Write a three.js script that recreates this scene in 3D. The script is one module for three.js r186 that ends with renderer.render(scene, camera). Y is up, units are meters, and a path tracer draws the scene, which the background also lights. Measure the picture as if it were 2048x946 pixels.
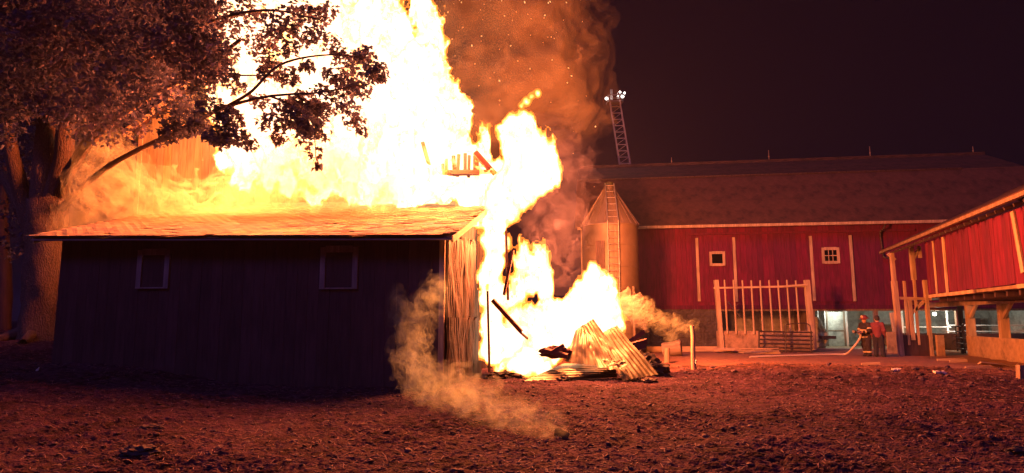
import * as THREE from 'three';
import { mergeGeometries } from 'three/addons/utils/BufferGeometryUtils.js';
import { createNoise3D } from 'simplex-noise';

// ------------------------------------------------------------------ camera, sky, lights, exposure
const V = (x, y, z) => new THREE.Vector3(x, y, z);
const scene = new THREE.Scene();
const FOCAL = 1300, PITCH = Math.atan(167 / FOCAL), EYE = 1.6;      // photograph: 2048 x 946 px
const camera = new THREE.PerspectiveCamera(2 * Math.atan(473 / FOCAL) * 180 / Math.PI, 2048 / 946, 0.1, 900);
camera.position.set(0, EYE, 0);
camera.rotation.x = PITCH;
scene.add(camera);
// a point that lies "D" metres in front of the camera, on the line of sight through that pixel of the photograph
function at(px, py, D) {
  const a = (px - 1024) / FOCAL, b = -(py - 473) / FOCAL, c = Math.cos(PITCH), s = Math.sin(PITCH);
  const t = D / (c - b * s);
  return V(a * t, EYE + (b * c + s) * t, -D);
}
const renderer = new THREE.WebGLRenderer({ antialias: true });
renderer.setSize(1024, 473);
renderer.toneMapping = THREE.LinearToneMapping;
renderer.toneMappingExposure = 1;
renderer.shadowMap.enabled = true;

{ // night sky: dark violet air
  const w = 32, h = 16, d = new Float32Array(w * h * 4);
  for (let j = 0; j < h; j++) for (let i = 0; i < w; i++) {
    const up = Math.max(0, ((j + 0.5) / h - 0.5) * 2);
    const o = (j * w + i) * 4;
    d[o] = 0.0024 - 0.0008 * up; d[o + 1] = 0.0014 - 0.0003 * up; d[o + 2] = 0.0052 - 0.0004 * up; d[o + 3] = 1;
  }
  const t = new THREE.DataTexture(d, w, h, THREE.RGBAFormat, THREE.FloatType);
  t.mapping = THREE.EquirectangularReflectionMapping; t.magFilter = THREE.LinearFilter; t.needsUpdate = true;
  scene.background = t; scene.environment = t;
}
const violetFill = new THREE.DirectionalLight(new THREE.Color(0.36, 0.22, 1), 0.6);  // added violet fill from behind the camera to lift the shadows, no visible source
violetFill.position.set(-20, 40, 30); violetFill.castShadow = true; violetFill.shadow.radius = 40;
Object.assign(violetFill.shadow.camera, { left: -40, right: 40, top: 40, bottom: -40, far: 150 });
scene.add(violetFill);
scene.fog = new THREE.FogExp2(new THREE.Color(0.7, 0.72, 1), 0.00031);

const FIRE = new THREE.Color(1, 0.155, 0.036);
const FIRE_LOW = new THREE.Color(1, 0.2, 0.05);                    // the close, hotter flames near the ground
for (const [px, py, D, power, size, low] of [
  [600, 60, 20.6, 1700, 60], [770, 190, 20.4, 1800, 60], [480, 250, 20.4, 1100, 40], [880, 300, 20.2, 900, 40],
  [1140, 330, 20.6, 700, 30, 1], [1138, 450, 20.5, 1050, 25, 1], [1222, 535, 20.3, 300, 20, 1],
]) {
  const l = new THREE.PointLight(low ? FIRE_LOW : FIRE, power);
  l.position.copy(at(px, py, D)); l.castShadow = true; l.shadow.radius = size; l.name = 'flame_glow';
  scene.add(l);
}

// ------------------------------------------------------------------ helpers
let seed = 20231;
function rnd() { seed = (seed + 0x6d2b79f5) | 0; let t = Math.imul(seed ^ (seed >>> 15), 1 | seed); t = (t + Math.imul(t ^ (t >>> 7), 61 | t)) ^ t; return ((t ^ (t >>> 14)) >>> 0) / 4294967296; }
const rr = (a, b) => a + (b - a) * rnd();
const noise = createNoise3D(rnd);
const sm = THREE.MathUtils.smoothstep, clamp = THREE.MathUtils.clamp, lerp = THREE.MathUtils.lerp;
const fbm = (x, y, z, n = 4) => { let s = 0, a = 0.5; for (let i = 0; i < n; i++) { s += a * noise(x, y, z); x *= 2.03; y *= 2.03; z *= 2.03; a *= 0.5; } return s; };

const used = {};
function numbered(n) { const k = used[n] = (used[n] ?? -1) + 1; return k ? n + '_' + String(k).padStart(3, '0') : n; }
function tag(o, label, category, group, kind) {
  if (label) o.userData.label = label;
  if (category) o.userData.category = category;
  if (group) o.userData.group = group;
  if (kind) o.userData.kind = kind;
  return o;
}
function thing(name, label, category, p = V(0, 0, 0), turn = 0, group) {
  const o = new THREE.Group(); o.name = numbered(name); o.position.copy(p); o.rotation.y = turn;
  scene.add(o); return tag(o, label, category, group);
}
function part(name, geo, mat, parent, label) {      // geometry in the parent's own axes
  const m = new THREE.Mesh(geo, mat); m.name = name; parent.add(m);
  if (label) m.userData.label = label;
  return m;
}
function single(name, geo, mat, label, category, p, group, kind) {   // a thing that is one mesh; geometry given in world axes
  const m = new THREE.Mesh(geo, mat); m.name = numbered(name);
  if (p) { geo.translate(-p.x, -p.y, -p.z); m.position.copy(p); }
  scene.add(m); return tag(m, label, category, group, kind);
}
const merged = (list) => { const g = mergeGeometries(list.map((x) => { const y = x.index ? x.toNonIndexed() : x; if (!y.attributes.uv) y.setAttribute('uv', new THREE.BufferAttribute(new Float32Array(y.attributes.position.count * 2), 2)); for (const k of Object.keys(y.attributes)) if (!['position', 'normal', 'uv'].includes(k)) y.deleteAttribute(k); return y; })); return g; };
function metreUV(g, turn = false) {                 // uv in metres, along each face
  const p = g.attributes.position, n = g.attributes.normal, uv = new Float32Array(p.count * 2);
  for (let i = 0; i < p.count; i++) {
    const ax = Math.abs(n.getX(i)), ay = Math.abs(n.getY(i)), az = Math.abs(n.getZ(i));
    let u = p.getX(i), v = p.getY(i);
    if (ax >= ay && ax >= az) u = p.getZ(i); else if (ay > az) v = p.getZ(i);
    uv[i * 2] = turn ? v : u; uv[i * 2 + 1] = turn ? u : v;
  }
  g.setAttribute('uv', new THREE.BufferAttribute(uv, 2));
  return g;
}
function box(w, h, d, x = 0, y = 0, z = 0) { const g = metreUV(new THREE.BoxGeometry(w, h, d)); const o = rnd() * 7, uv = g.attributes.uv; for (let i = 0; i < uv.count; i++) uv.setXY(i, uv.getX(i) + o, uv.getY(i) + o * 1.7); return g.translate(x, y, z); }
function span(x0, x1, y0, y1, z0, z1) { return box(x1 - x0, y1 - y0, z1 - z0, (x0 + x1) / 2, (y0 + y1) / 2, (z0 + z1) / 2); }
function beam(a, b, w, d = w, roll = 0) {           // a bar between two points, its grain along it
  const dir = b.clone().sub(a), L = dir.length(), g = box(w, L, d);
  if (roll) g.rotateY(roll);
  g.applyQuaternion(new THREE.Quaternion().setFromUnitVectors(V(0, 1, 0), dir.normalize()));
  return g.translate((a.x + b.x) / 2, (a.y + b.y) / 2, (a.z + b.z) / 2);
}
function pole(a, b, r0, r1 = r0, n = 8) {
  const dir = b.clone().sub(a), L = dir.length(), g = new THREE.CylinderGeometry(r1, r0, L, n);
  g.applyQuaternion(new THREE.Quaternion().setFromUnitVectors(V(0, 1, 0), dir.normalize()));
  return g.translate((a.x + b.x) / 2, (a.y + b.y) / 2, (a.z + b.z) / 2);
}
function tube(points, r, seg = 24, rad = 7) { return new THREE.TubeGeometry(new THREE.CatmullRomCurve3(points), seg, r, rad); }
function limb(points, r0, r1, seg = 18, rad = 9, rough = 0.08) {     // tapered, slightly uneven branch
  const c = new THREE.CatmullRomCurve3(points), fr = c.computeFrenetFrames(seg), P = [], I = [], UV = [];
  const L = c.getLength();
  for (let i = 0; i <= seg; i++) {
    const t = i / seg, q = c.getPointAt(t), r = lerp(r0, r1, Math.pow(t, 0.8));
    for (let j = 0; j <= rad; j++) {
      const a = (j % rad) / rad * Math.PI * 2;
      const d = fr.normals[i].clone().multiplyScalar(Math.cos(a)).addScaledVector(fr.binormals[i], Math.sin(a));
      const k = r * (1 + rough * 2 * noise(q.x * 1.3 + d.x * 1.5, q.y * 0.7, q.z * 1.3 + d.z * 1.5) + rough * noise(d.x * 4, q.y * 1.5, d.z * 4));
      P.push(q.x + d.x * k, q.y + d.y * k, q.z + d.z * k); UV.push(j / rad * 2 * Math.PI * r0, t * L);
      if (i < seg && j < rad) { const o = i * (rad + 1) + j; I.push(o, o + rad + 1, o + 1, o + 1, o + rad + 1, o + rad + 2); }
    }
  }
  const g = new THREE.BufferGeometry();
  g.setAttribute('position', new THREE.Float32BufferAttribute(P, 3)); g.setAttribute('uv', new THREE.Float32BufferAttribute(UV, 2)); g.setIndex(I); g.computeVertexNormals();
  return g;
}
// surface of a sampled field where it equals iso (naive surface nets); the field is larger inside
function sample(o, n, h, f) {
  const [nx, ny, nz] = n, F = new Float32Array(nx * ny * nz);
  for (let k = 0, i = 0; k < nz; k++) for (let j = 0; j < ny; j++) for (let x = 0; x < nx; x++, i++)
    F[i] = x && j && k && x < nx - 1 && j < ny - 1 && k < nz - 1 ? f(o.x + x * h, o.y + j * h, o.z + k * h) : -9;
  return { F, n, o, h };
}
function nets({ F, n: [nx, ny, nz], o, h }, iso) {
  const P = [], I = [], at3 = new Int32Array(nx * ny * nz).fill(-1), sy = nx, sz = nx * ny;
  const E = [[0, 1], [2, 3], [4, 5], [6, 7], [0, 2], [1, 3], [4, 6], [5, 7], [0, 4], [1, 5], [2, 6], [3, 7]], v = new Float64Array(8);
  for (let k = 0; k < nz - 1; k++) for (let j = 0; j < ny - 1; j++) for (let i = 0; i < nx - 1; i++) {
    const b = i + j * sy + k * sz; let m = 0;
    for (let c = 0; c < 8; c++) { v[c] = F[b + (c & 1) + (c >> 1 & 1) * sy + (c >> 2) * sz] - iso; if (v[c] > 0) m |= 1 << c; }
    if (m === 0 || m === 255) continue;
    let x = 0, y = 0, z = 0, q = 0;
    for (const [a, c] of E) if ((m >> a & 1) !== (m >> c & 1)) {
      const t = v[a] / (v[a] - v[c]);
      x += (a & 1) + t * ((c & 1) - (a & 1)); y += (a >> 1 & 1) + t * ((c >> 1 & 1) - (a >> 1 & 1)); z += (a >> 2) + t * ((c >> 2) - (a >> 2)); q++;
    }
    at3[b] = P.length / 3; P.push(o.x + (i + x / q) * h, o.y + (j + y / q) * h, o.z + (k + z / q) * h);
  }
  const quad = (a, b, c, d, flip) => { if (a < 0 || b < 0 || c < 0 || d < 0) return; flip ? I.push(a, c, b, a, d, c) : I.push(a, b, c, a, c, d); };
  for (let k = 1; k < nz - 1; k++) for (let j = 1; j < ny - 1; j++) for (let i = 1; i < nx - 1; i++) {
    const b = i + j * sy + k * sz, s = F[b] > iso;
    if (s !== F[b + 1] > iso) quad(at3[b - sy - sz], at3[b - sz], at3[b], at3[b - sy], !s);
    if (s !== F[b + sy] > iso) quad(at3[b - 1 - sz], at3[b - 1], at3[b], at3[b - sz], !s);
    if (s !== F[b + sz] > iso) quad(at3[b - 1 - sy], at3[b - sy], at3[b], at3[b - 1], !s);
  }
  const g = new THREE.BufferGeometry();
  g.setAttribute('position', new THREE.Float32BufferAttribute(P, 3)); g.setIndex(I); g.computeVertexNormals();
  return g;
}

// ------------------------------------------------------------------ textures and materials
function valueNoise(per, s) {                       // periodic 2-D value noise, cells "per"
  const r = new Float32Array(per * per); const keep = seed; seed = s * 7919 + 13; for (let i = 0; i < r.length; i++) r[i] = rnd(); seed = keep;
  return (x, y) => { const i = Math.floor(x), j = Math.floor(y), f = x - i, g = y - j, u = f * f * (3 - 2 * f), w = g * g * (3 - 2 * g), m = (k) => ((k % per) + per) % per;
    const a = r[m(i) + m(j) * per], b = r[m(i + 1) + m(j) * per], c = r[m(i) + m(j + 1) * per], d = r[m(i + 1) + m(j + 1) * per];
    return lerp(lerp(a, b, u), lerp(c, d, u), w); };
}
function tex(size, fn, metres, srgb = false) {      // fn(u, v in 0..1) -> grey or [r, g, b], 0..1
  const d = new Uint8Array(size * size * 4);
  for (let j = 0; j < size; j++) for (let i = 0; i < size; i++) {
    const c = fn(i / size, j / size), o = (j * size + i) * 4, a = Array.isArray(c) ? c : [c, c, c];
    for (let k = 0; k < 3; k++) d[o + k] = clamp(a[k], 0, 1) * 255; d[o + 3] = 255;
  }
  const t = new THREE.DataTexture(d, size, size); t.wrapS = t.wrapT = THREE.RepeatWrapping; t.magFilter = t.minFilter = THREE.LinearFilter;
  if (srgb) t.colorSpace = THREE.SRGBColorSpace;
  t.repeat.set(1 / metres[0], 1 / metres[1]); t.needsUpdate = true; return t;
}
const n8 = valueNoise(8, 1), n16 = valueNoise(16, 2), n32 = valueNoise(32, 3), n64 = valueNoise(64, 4), n128 = valueNoise(128, 5);
const layers = (u, v) => 0.4 * n8(u * 8, v * 8) + 0.25 * n16(u * 16, v * 16) + 0.17 * n32(u * 32, v * 32) + 0.1 * n64(u * 64, v * 64) + 0.08 * n128(u * 128, v * 128);
const T = {
  grain: tex(256, (u, v) => 0.68 + 0.42 * (0.5 * n64(u * 64, v * 2 * 4) + 0.3 * n128(u * 128, v * 8) + 0.2 * n16(u * 16, v * 16) - 0.5) + 0.35 * (n8(u * 8, v * 8) - 0.5), [0.6, 3], false),
  mottled: tex(256, (u, v) => 0.5 + 0.9 * layers(u, v) - 0.25 - 0.1, [2.3, 2.3]),
  mud: tex(512, (u, v) => { const a = layers(u, v), b = n64(u * 64, v * 64), c = n128(u * 128, v * 128); return 0.5 * a + 0.3 * b * b + 0.2 * c; }, [2.1, 2.1]),
  bark: tex(512, (u, v) => { const w = n8(u * 8, v * 8) * 1.6 + n32(u * 32, v * 16) * 0.8; return 0.3 + 0.4 * Math.pow(Math.abs(Math.sin((u * 16 + w) * Math.PI)), 0.7) * (0.4 + 0.6 * n32(u * 32, v * 32)) + 0.3 * n64(u * 64, v * 64); }, [1.7, 1.9]),
  streak: tex(256, (u, v) => 0.1 + 1.6 * Math.max(0, 0.5 * n64(u * 64, v * 8) + 0.35 * n32(u * 32, v * 4 * 2) + 0.25 * n128(u * 128, v * 32) - 0.25), [1.1, 2.2]),
  stone: tex(256, (u, v) => { const a = n16(u * 16, v * 20), b = n32(u * 32, v * 32); return Math.min(1, Math.abs(a - 0.5) * 4) * 0.7 + 0.3 * b; }, [3, 3]),
};
const mat = (r, g, b, o = {}) => new THREE.MeshStandardMaterial({ color: new THREE.Color().setRGB(r, g, b), roughness: 0.85, ...o });
const wood = (r, g, b, o = {}) => mat(r, g, b, { map: T.grain, bumpMap: T.grain, bumpScale: 0.006, ...o });
const M = {
  redBoard: [0, 1, 2, 3, 4].map((i) => wood(0.165 + 0.014 * ((i * 3) % 5 - 2), 0.0058 + 0.0008 * ((i * 2) % 5), 0.058, { roughness: 0.95 })),
  darkBoard: [0, 1, 2].map((i) => wood(0.075 - 0.01 * i, 0.038 - 0.005 * i, 0.048 - 0.006 * i)),
  paleBoard: [0, 1, 2, 3].map((i) => wood(0.44 + 0.04 * ((i * 3) % 4), 0.42 + 0.03 * ((i * 3) % 4), 0.27)),
  white: wood(0.78, 0.74, 0.68, { bumpScale: 0.002 }),
  trim: wood(0.62, 0.49, 0.31, { bumpScale: 0.003 }),
  greyFrame: wood(0.3, 0.24, 0.25, { bumpScale: 0.003 }),
  timber: wood(0.6, 0.44, 0.27),
  oldTimber: wood(0.3, 0.22, 0.15),
  char: wood(0.035, 0.028, 0.026, { bumpScale: 0.02 }),
  roofBrown: mat(0.125, 0.055, 0.032, { map: T.mottled, bumpMap: T.mottled, bumpScale: 0.02, roughness: 0.8 }),
  shingle: [0, 1, 2, 3, 4].map((i) => mat(0.42 + 0.07 * ((i * 2) % 5 - 2), 0.38 + 0.06 * ((i * 2) % 5 - 2), 0.23, { map: T.mottled, bumpMap: T.mottled, bumpScale: 0.01 })),
  pane: new THREE.MeshPhysicalMaterial({ color: 0x0a0808, roughness: 0.15 }),
  tin: mat(0.085, 0.088, 0.042, { map: T.mottled, metalness: 0.35, roughness: 0.5, bumpMap: T.mottled, bumpScale: 0.01 }),
  rustTin: mat(0.1, 0.055, 0.045, { map: T.streak, metalness: 0.25, roughness: 0.6, bumpMap: T.mottled, bumpScale: 0.02 }),
  galv: mat(0.25, 0.19, 0.13, { map: T.mottled, metalness: 0.4, roughness: 0.55 }),
  steel: mat(0.25, 0.24, 0.23, { metalness: 0.7, roughness: 0.45 }),
  darkSteel: mat(0.07, 0.055, 0.05, { metalness: 0.4, roughness: 0.5 }),
  concrete: mat(0.56, 0.4, 0.25, { map: T.mottled, bumpMap: T.mottled, bumpScale: 0.012 }),
  stone: mat(0.11, 0.095, 0.085, { map: T.mottled, bumpMap: T.stone, bumpScale: 0.05 }),
  plaster: mat(0.6, 0.6, 0.52, { map: T.mottled }),
  bark: mat(0.12, 0.085, 0.07, { map: T.bark, bumpMap: T.bark, bumpScale: 0.05 }),
  scorched: wood(0.12, 0.035, 0.035, { bumpScale: 0.02 }),
  dark: mat(0.03, 0.026, 0.026),
};
// ------------------------------------------------------------------ the ground
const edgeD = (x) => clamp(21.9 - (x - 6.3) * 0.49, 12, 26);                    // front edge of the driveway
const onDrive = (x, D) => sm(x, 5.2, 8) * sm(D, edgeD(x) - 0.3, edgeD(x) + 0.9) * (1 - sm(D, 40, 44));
function ground(x, D) {                                                          // smooth height
  const left = sm(-x, 4, 12) * clamp(0.36 + (D - 15) * 0.09, 0, 1.15) * sm(D, 9, 15);
  const bank = 0.24 * sm(x, 3.5, 8) * sm(D, edgeD(x) - 4.2, edgeD(x) - 0.9) * (1 - sm(D, edgeD(x) - 0.9, edgeD(x) + 1.2));
  return left + bank + 0.05 * noise(x * 0.16, D * 0.2, 3.1) * (1 - onDrive(x, D));
}
function clods(x, D) {
  const far = 1 - sm(D, 40, 60), dr = onDrive(x, D);
  const a = fbm(x * 0.8, D * 0.8, 5, 3) * 0.07, b = Math.abs(noise(x * 3.1, D * 3.1, 9)) * 0.034, c = noise(x * 7, D * 7, 2) * 0.019, d = noise(x * 15, D * 15, 7) * 0.018 + noise(x * 29, D * 29, 17) * 0.008;
  const patch = 0.55 + 0.45 * sm(noise(x * 0.35, D * 0.35, 20), -0.3, 0.5);
  const ruts = 0.035 * (Math.exp(-(((D - 25.2 - 0.1 * (x - 14)) / 0.22) ** 2)) + Math.exp(-(((D - 26.9 - 0.1 * (x - 14)) / 0.25) ** 2)) + Math.exp(-(((D - 22.6 + 0.22 * (x - 12)) / 0.2) ** 2))) + 0.012 * noise(x * 0.5, D * 3.2, 1);
  return far * lerp((a + b + c + d) * patch, -ruts + d * 0.25, dr);
}
const groundH = (x, D) => ground(x, D) + clods(x, D);
const gpt = (px, py) => { let lo = 4; while (lo < 80) { const p = at(px, py, lo + 0.25); if (p.y < ground(p.x, lo + 0.25)) break; lo += 0.25; } let hi = lo + 0.25; for (let i = 0; i < 20; i++) { const m = (lo + hi) / 2, p = at(px, py, m); if (p.y < ground(p.x, m)) hi = m; else lo = m; } return at(px, py, lo); };
{
  const rows = []; for (let D = -70; D < 2; D += 4) rows.push(D);
  for (let D = 2; D < 6; D += 0.25) rows.push(D);
  for (let D = 6; D < 40; D *= 1.0029) rows.push(D);
  for (let D = 40; D < 700; D *= 1.06) rows.push(D);
  const NC = 780, P = [], C = [], UV = [], I = [];
  rows.forEach((D, j) => {
    const W = D < 6 ? 14 + Math.abs(D) * 1.0 : D < 45 ? D * 0.9 + 6 + Math.max(0, 6 - D * 0.2) : D * 1.6 - 25.5;
    for (let i = 0; i <= NC; i++) {
      const x = (i / NC * 2 - 1) * W, y = groundH(x, D), dr = onDrive(x, D);
      P.push(x, y, -D); UV.push(x, D);
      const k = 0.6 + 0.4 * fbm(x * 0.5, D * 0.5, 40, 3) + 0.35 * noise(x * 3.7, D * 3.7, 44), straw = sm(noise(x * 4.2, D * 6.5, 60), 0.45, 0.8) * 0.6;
      const litBand = sm(x, -1, 4) * sm(D, edgeD(x) - 3, edgeD(x) - 0.6) * 0.85, m = [0.05 * k + 0.055 * straw, 0.024 * k + 0.034 * straw, 0.044 * k + 0.036 * straw], d = [0.27 + 0.05 * noise(x * 0.7, D * 2.5, 8), 0.15, 0.1];  // firelit band along the bank crest is painted into the ground colour
      const e = [lerp(m[0], 0.2 * k, litBand), lerp(m[1], 0.1 * k, litBand), lerp(m[2], 0.075 * k, litBand)]; C.push(lerp(e[0], d[0], dr), lerp(e[1], d[1], dr), lerp(e[2], d[2], dr));
      if (j < rows.length - 1 && i < NC) { const o = j * (NC + 1) + i; I.push(o, o + 1, o + NC + 1, o + 1, o + NC + 2, o + NC + 1); }
    }
  });
  const g = new THREE.BufferGeometry();
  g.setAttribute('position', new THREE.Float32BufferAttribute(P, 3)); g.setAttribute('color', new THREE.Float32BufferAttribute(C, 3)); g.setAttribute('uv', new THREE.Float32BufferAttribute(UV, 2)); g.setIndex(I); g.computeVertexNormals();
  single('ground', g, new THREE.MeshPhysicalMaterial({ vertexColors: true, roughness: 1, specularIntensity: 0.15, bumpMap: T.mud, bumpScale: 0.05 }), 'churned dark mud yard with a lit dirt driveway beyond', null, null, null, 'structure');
}
{ // loose lumps of mud and straw bits
  const lump = new THREE.IcosahedronGeometry(1, 1), p = lump.attributes.position;
  for (let i = 0; i < p.count; i++) { const k = 1 + 0.35 * noise(p.getX(i) * 1.4, p.getY(i) * 1.4, p.getZ(i) * 1.4); p.setXYZ(i, p.getX(i) * k, p.getY(i) * k * 0.6, p.getZ(i) * k); }
  lump.computeVertexNormals();
  const N = 9000, m = new THREE.InstancedMesh(lump, mat(0.045, 0.023, 0.04), N), o = new THREE.Object3D();
  const straw = new THREE.InstancedMesh(new THREE.BoxGeometry(1, 0.05, 0.06), mat(0.13, 0.075, 0.09), 9000);
  for (let i = 0, k = 0; i < N || k < 9000;) {
    const D = 5.5 + 17 * Math.pow(rnd(), 1.4), x = rr(-1, 1) * (D * 0.85 + 2);
    if (onDrive(x, D) > 0.2 || (D > 15.3 - x * 0.12 && x < -1 && x > -12)) continue;
    const bank = x > 4 && D > edgeD(x) - 4;
    if (i < N) {
      const s = (0.008 + 0.03 * Math.pow(rnd(), 4)) * (bank ? 1.8 : 1);
      o.position.set(x, groundH(x, D) + s * 0.15, -D); o.rotation.set(rr(-0.4, 0.4), rr(0, 6.3), rr(-0.4, 0.4)); o.scale.set(s * rr(0.8, 1.7), s, s * rr(0.8, 1.5)); o.updateMatrix(); m.setMatrixAt(i++, o.matrix);
    } else {
      o.position.set(x, groundH(x, D) + 0.008, -D); o.rotation.set(rr(-0.2, 0.2), rr(0, 6.3), rr(-0.2, 0.2)); const s = rr(0.05, 0.16); o.scale.set(s, 0.12, 0.12); o.updateMatrix(); straw.setMatrixAt(k++, o.matrix);
    }
  }
  m.name = 'mud_clod_cover'; tag(m, 'loose clods of mud scattered over the yard', 'mud', null, 'stuff'); scene.add(m);
  straw.name = 'straw_litter'; tag(straw, 'bits of trampled straw lying on the mud', 'straw', null, 'stuff'); scene.add(straw);
}

// ------------------------------------------------------------------ the low shed in front (lean-to) and the burning barn behind it
const TURN = -7 * Math.PI / 180, CORNER = V(-1.634, 0, -15.5), shedM = new THREE.Matrix4().makeRotationY(TURN).setPosition(CORNER);
const inShed = (p) => p.clone().applyMatrix4(shedM.clone().invert());           // world to the shed's axes
const roofY = (x, z) => 3.58 + 0.3 * (0.35 - z) + 0.13 * (-x / 10.1) + 0.007 * noise(x * 0.6, 0, z * 0.6);
const shed = thing('shed', 'low dark lean-to shed with two framed windows in front of the fire', 'shed', CORNER, TURN);
for (let i = 0; i < 36; i++) {
  const x0 = -10.1 + i * 0.28, x1 = Math.min(0, x0 + 0.274), top = roofY(x0, 0) - 0.06;
  part('board', span(x0, x1, -0.25, top, -0.03, rr(-0.004, 0.004)), M.darkBoard[Math.floor(rnd() * 3)], shed);
}
part('wall_frame', merged([span(-10.1, 0, -0.2, 3.5, -0.16, -0.036), span(-10.1, -9.98, -0.2, 3.55, -6.4, -0.17), span(-10, 0, -0.1, 3.6, -6.48, -6.36)]), M.darkBoard[2], shed);
for (const [x0, x1, y0, y1] of [[-7.92, -7.04, 2.42, 3.36], [-3.07, -2.12, 2.38, 3.37]]) {
  const f = part('window', merged([span(x0, x0 + 0.13, y0, y1, 0.005, 0.05), span(x1 - 0.13, x1, y0, y1, 0.005, 0.05), span(x0 + 0.13, x1 - 0.13, y1 - 0.13, y1 + 0.03, 0.005, 0.06), span(x0, x1, y0 - 0.035, y0, 0.005, 0.055)]), M.greyFrame, shed);
  part('pane', span(x0 + 0.13, x1 - 0.13, y0, y1 - 0.13, 0.006, 0.014), M.darkBoard[2], f);
}
part('fascia', merged([0, 1, 2, 3, 4, 5, 6, 7].map((i) => { const a = -10.6 + i * 10.9 / 8, b = a + 10.9 / 8; return beam(V(a, roofY(a, 0.35) - 0.1, 0.35), V(b, roofY(b, 0.35) - 0.1, 0.35), 0.03, 0.15, 0); })), M.greyFrame, shed);
part('corner_board', merged([span(-0.1, 0.03, -0.2, 3.6, 0.008, 0.035), span(0.004, 0.03, -0.2, 3.6, -0.1, 0.007)]), M.trim, shed);
{ // roof deck, rake boards and shingles
  const deck = new THREE.BufferGeometry(), P = [], I = [], N = 20, K = 14;
  for (const dy of [-0.06, -0.12]) for (let j = 0; j <= K; j++) for (let i = 0; i <= N; i++) { const x = -10.58 + i / N * 10.86, z = 0.33 - j / K * 6.83; P.push(x, roofY(x, z) + dy, z); }
  for (let s = 0; s < 2; s++) for (let j = 0; j < K; j++) for (let i = 0; i < N; i++) { const o = s * (N + 1) * (K + 1) + j * (N + 1) + i; I.push(o, o + 1, o + N + 1, o + 1, o + N + 2, o + N + 1); }
  deck.setAttribute('position', new THREE.Float32BufferAttribute(P, 3)); deck.setIndex(I); deck.computeVertexNormals();
  const roof = part('roof', metreUV(deck), M.oldTimber, shed);
  part('rake_board', (beam(V(0.29, roofY(0.3, 0.36) - 0.1, 0.36), V(0.29, roofY(0.3, -6.5) - 0.1, -6.5), 0.03, 0.16)), M.trim, shed); part('rake_board', (beam(V(-10.6, roofY(-10.6, 0.36) - 0.1, 0.36), V(-10.6, roofY(-10.6, -6.5) - 0.1, -6.5), 0.03, 0.16)), M.trim, shed);
  const one = metreUV(new THREE.BoxGeometry(0.292, 0.014, 0.26)), all = [];
  for (let r = 0; r < 42; r++) for (let c = 0; c < 37; c++) {
    const x = -10.62 + c * 0.3 + (r % 2) * 0.15 + rr(-0.006, 0.006), z = 0.3 - r * 0.162 + rr(-0.006, 0.006);
    if (x > 0.26) continue;
    all.push([x, z, Math.hypot(x - 0.3, (z - 0.35) * 1.9)]);
  }
  all.sort((a, b) => a[2] - b[2]);
  const rest = [[], []];
  all.forEach(([x, z, near], i) => {
    if (near < 9 && rnd() < 0.03) return;                                        // slipped
    const curl = near < 5 ? rr(0, 0.16) * rnd() : rr(0, 0.05), o = new THREE.Object3D();
    o.position.set(x, roofY(x, z) + 0.018 + curl * 0.1, z); o.rotation.set(0.2915 - 0.09 + curl, rr(-0.02, 0.02), rr(-0.01, 0.01)); o.updateMatrix();
    if (i < 300) { const m = part('shingle', one, M.shingle[Math.floor(rnd() * 5)], roof); m.applyMatrix4(o.matrix); } else rest[i % 2].push(one.clone().applyMatrix4(o.matrix));
  });
  rest.forEach((g, k) => { part('shingle_cover', merged(g), M.shingle[1 + k * 2], roof).userData.kind = 'stuff'; });
}
function ribbed(w, h, o = {}) {                    // ribbed metal sheet in x (across ribs) and y, thickness in z
  const { pitch = 0.18, depth = 0.022, bend = () => 0, ragged = 0, nx = Math.ceil(w / pitch * 8), ny = 14 } = o, P = [], I = [], UV = [];
  for (const s of [0.0, -0.006]) for (let j = 0; j <= ny; j++) for (let i = 0; i <= nx; i++) {
    const u = i / nx, v = j / ny, x = (u - 0.5) * w; let y = v * h;
    if (ragged && v > 0.6) y -= ragged * (v - 0.6) / 0.4 * (0.5 + 0.5 * noise(x * 3, 5, 1) + 0.3 * noise(x * 11, 5, 1));
    P.push(x, y, s + depth * Math.cos(x / pitch * Math.PI * 2) + bend(x, y) + 0.012 * noise(x * 2, y * 1.5, 8)); UV.push(x, y);
  }
  const S = (nx + 1) * (ny + 1);
  for (let s = 0; s < 2; s++) for (let j = 0; j < ny; j++) for (let i = 0; i < nx; i++) { const q = s * S + j * (nx + 1) + i; s ? I.push(q, q + nx + 1, q + 1, q + 1, q + nx + 1, q + nx + 2) : I.push(q, q + 1, q + nx + 1, q + 1, q + nx + 2, q + nx + 1); }
  const g = new THREE.BufferGeometry(); g.setAttribute('position', new THREE.Float32BufferAttribute(P, 3)); g.setAttribute('uv', new THREE.Float32BufferAttribute(UV, 2)); g.setIndex(I); g.computeVertexNormals(); return g;
}
for (const [z0, z1, y0, y1, out, m, ragged] of [[-0.08, -2.05, 1.52, 3.72, 0.06, M.rustTin, 0], [-2.0, -2.45, 1.5, 3.85, 0.02, M.dark, 0], [-2.4, -4.0, 1.54, 4.0, 0.055, M.rustTin, 0.25], [-3.9, -5.0, 1.5, 3.2, 0.05, M.rustTin, 0.9],
  [-0.05, -2.4, -0.2, 1.66, 0.11, M.rustTin, 0], [-2.3, -4.6, -0.2, 1.72, 0.13, M.rustTin, 0.12]]) {
  const g = ribbed(z0 - z1, y1 - y0, { ragged, bend: (x, y) => 0.03 * noise(x, y, z0) });
  g.rotateY(Math.PI / 2).translate(out, y0, (z0 + z1) / 2);
  part('metal_sheet', g, m, shed, m === M.dark ? 'dark gap strip between rusty sheets' : undefined);
}
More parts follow.
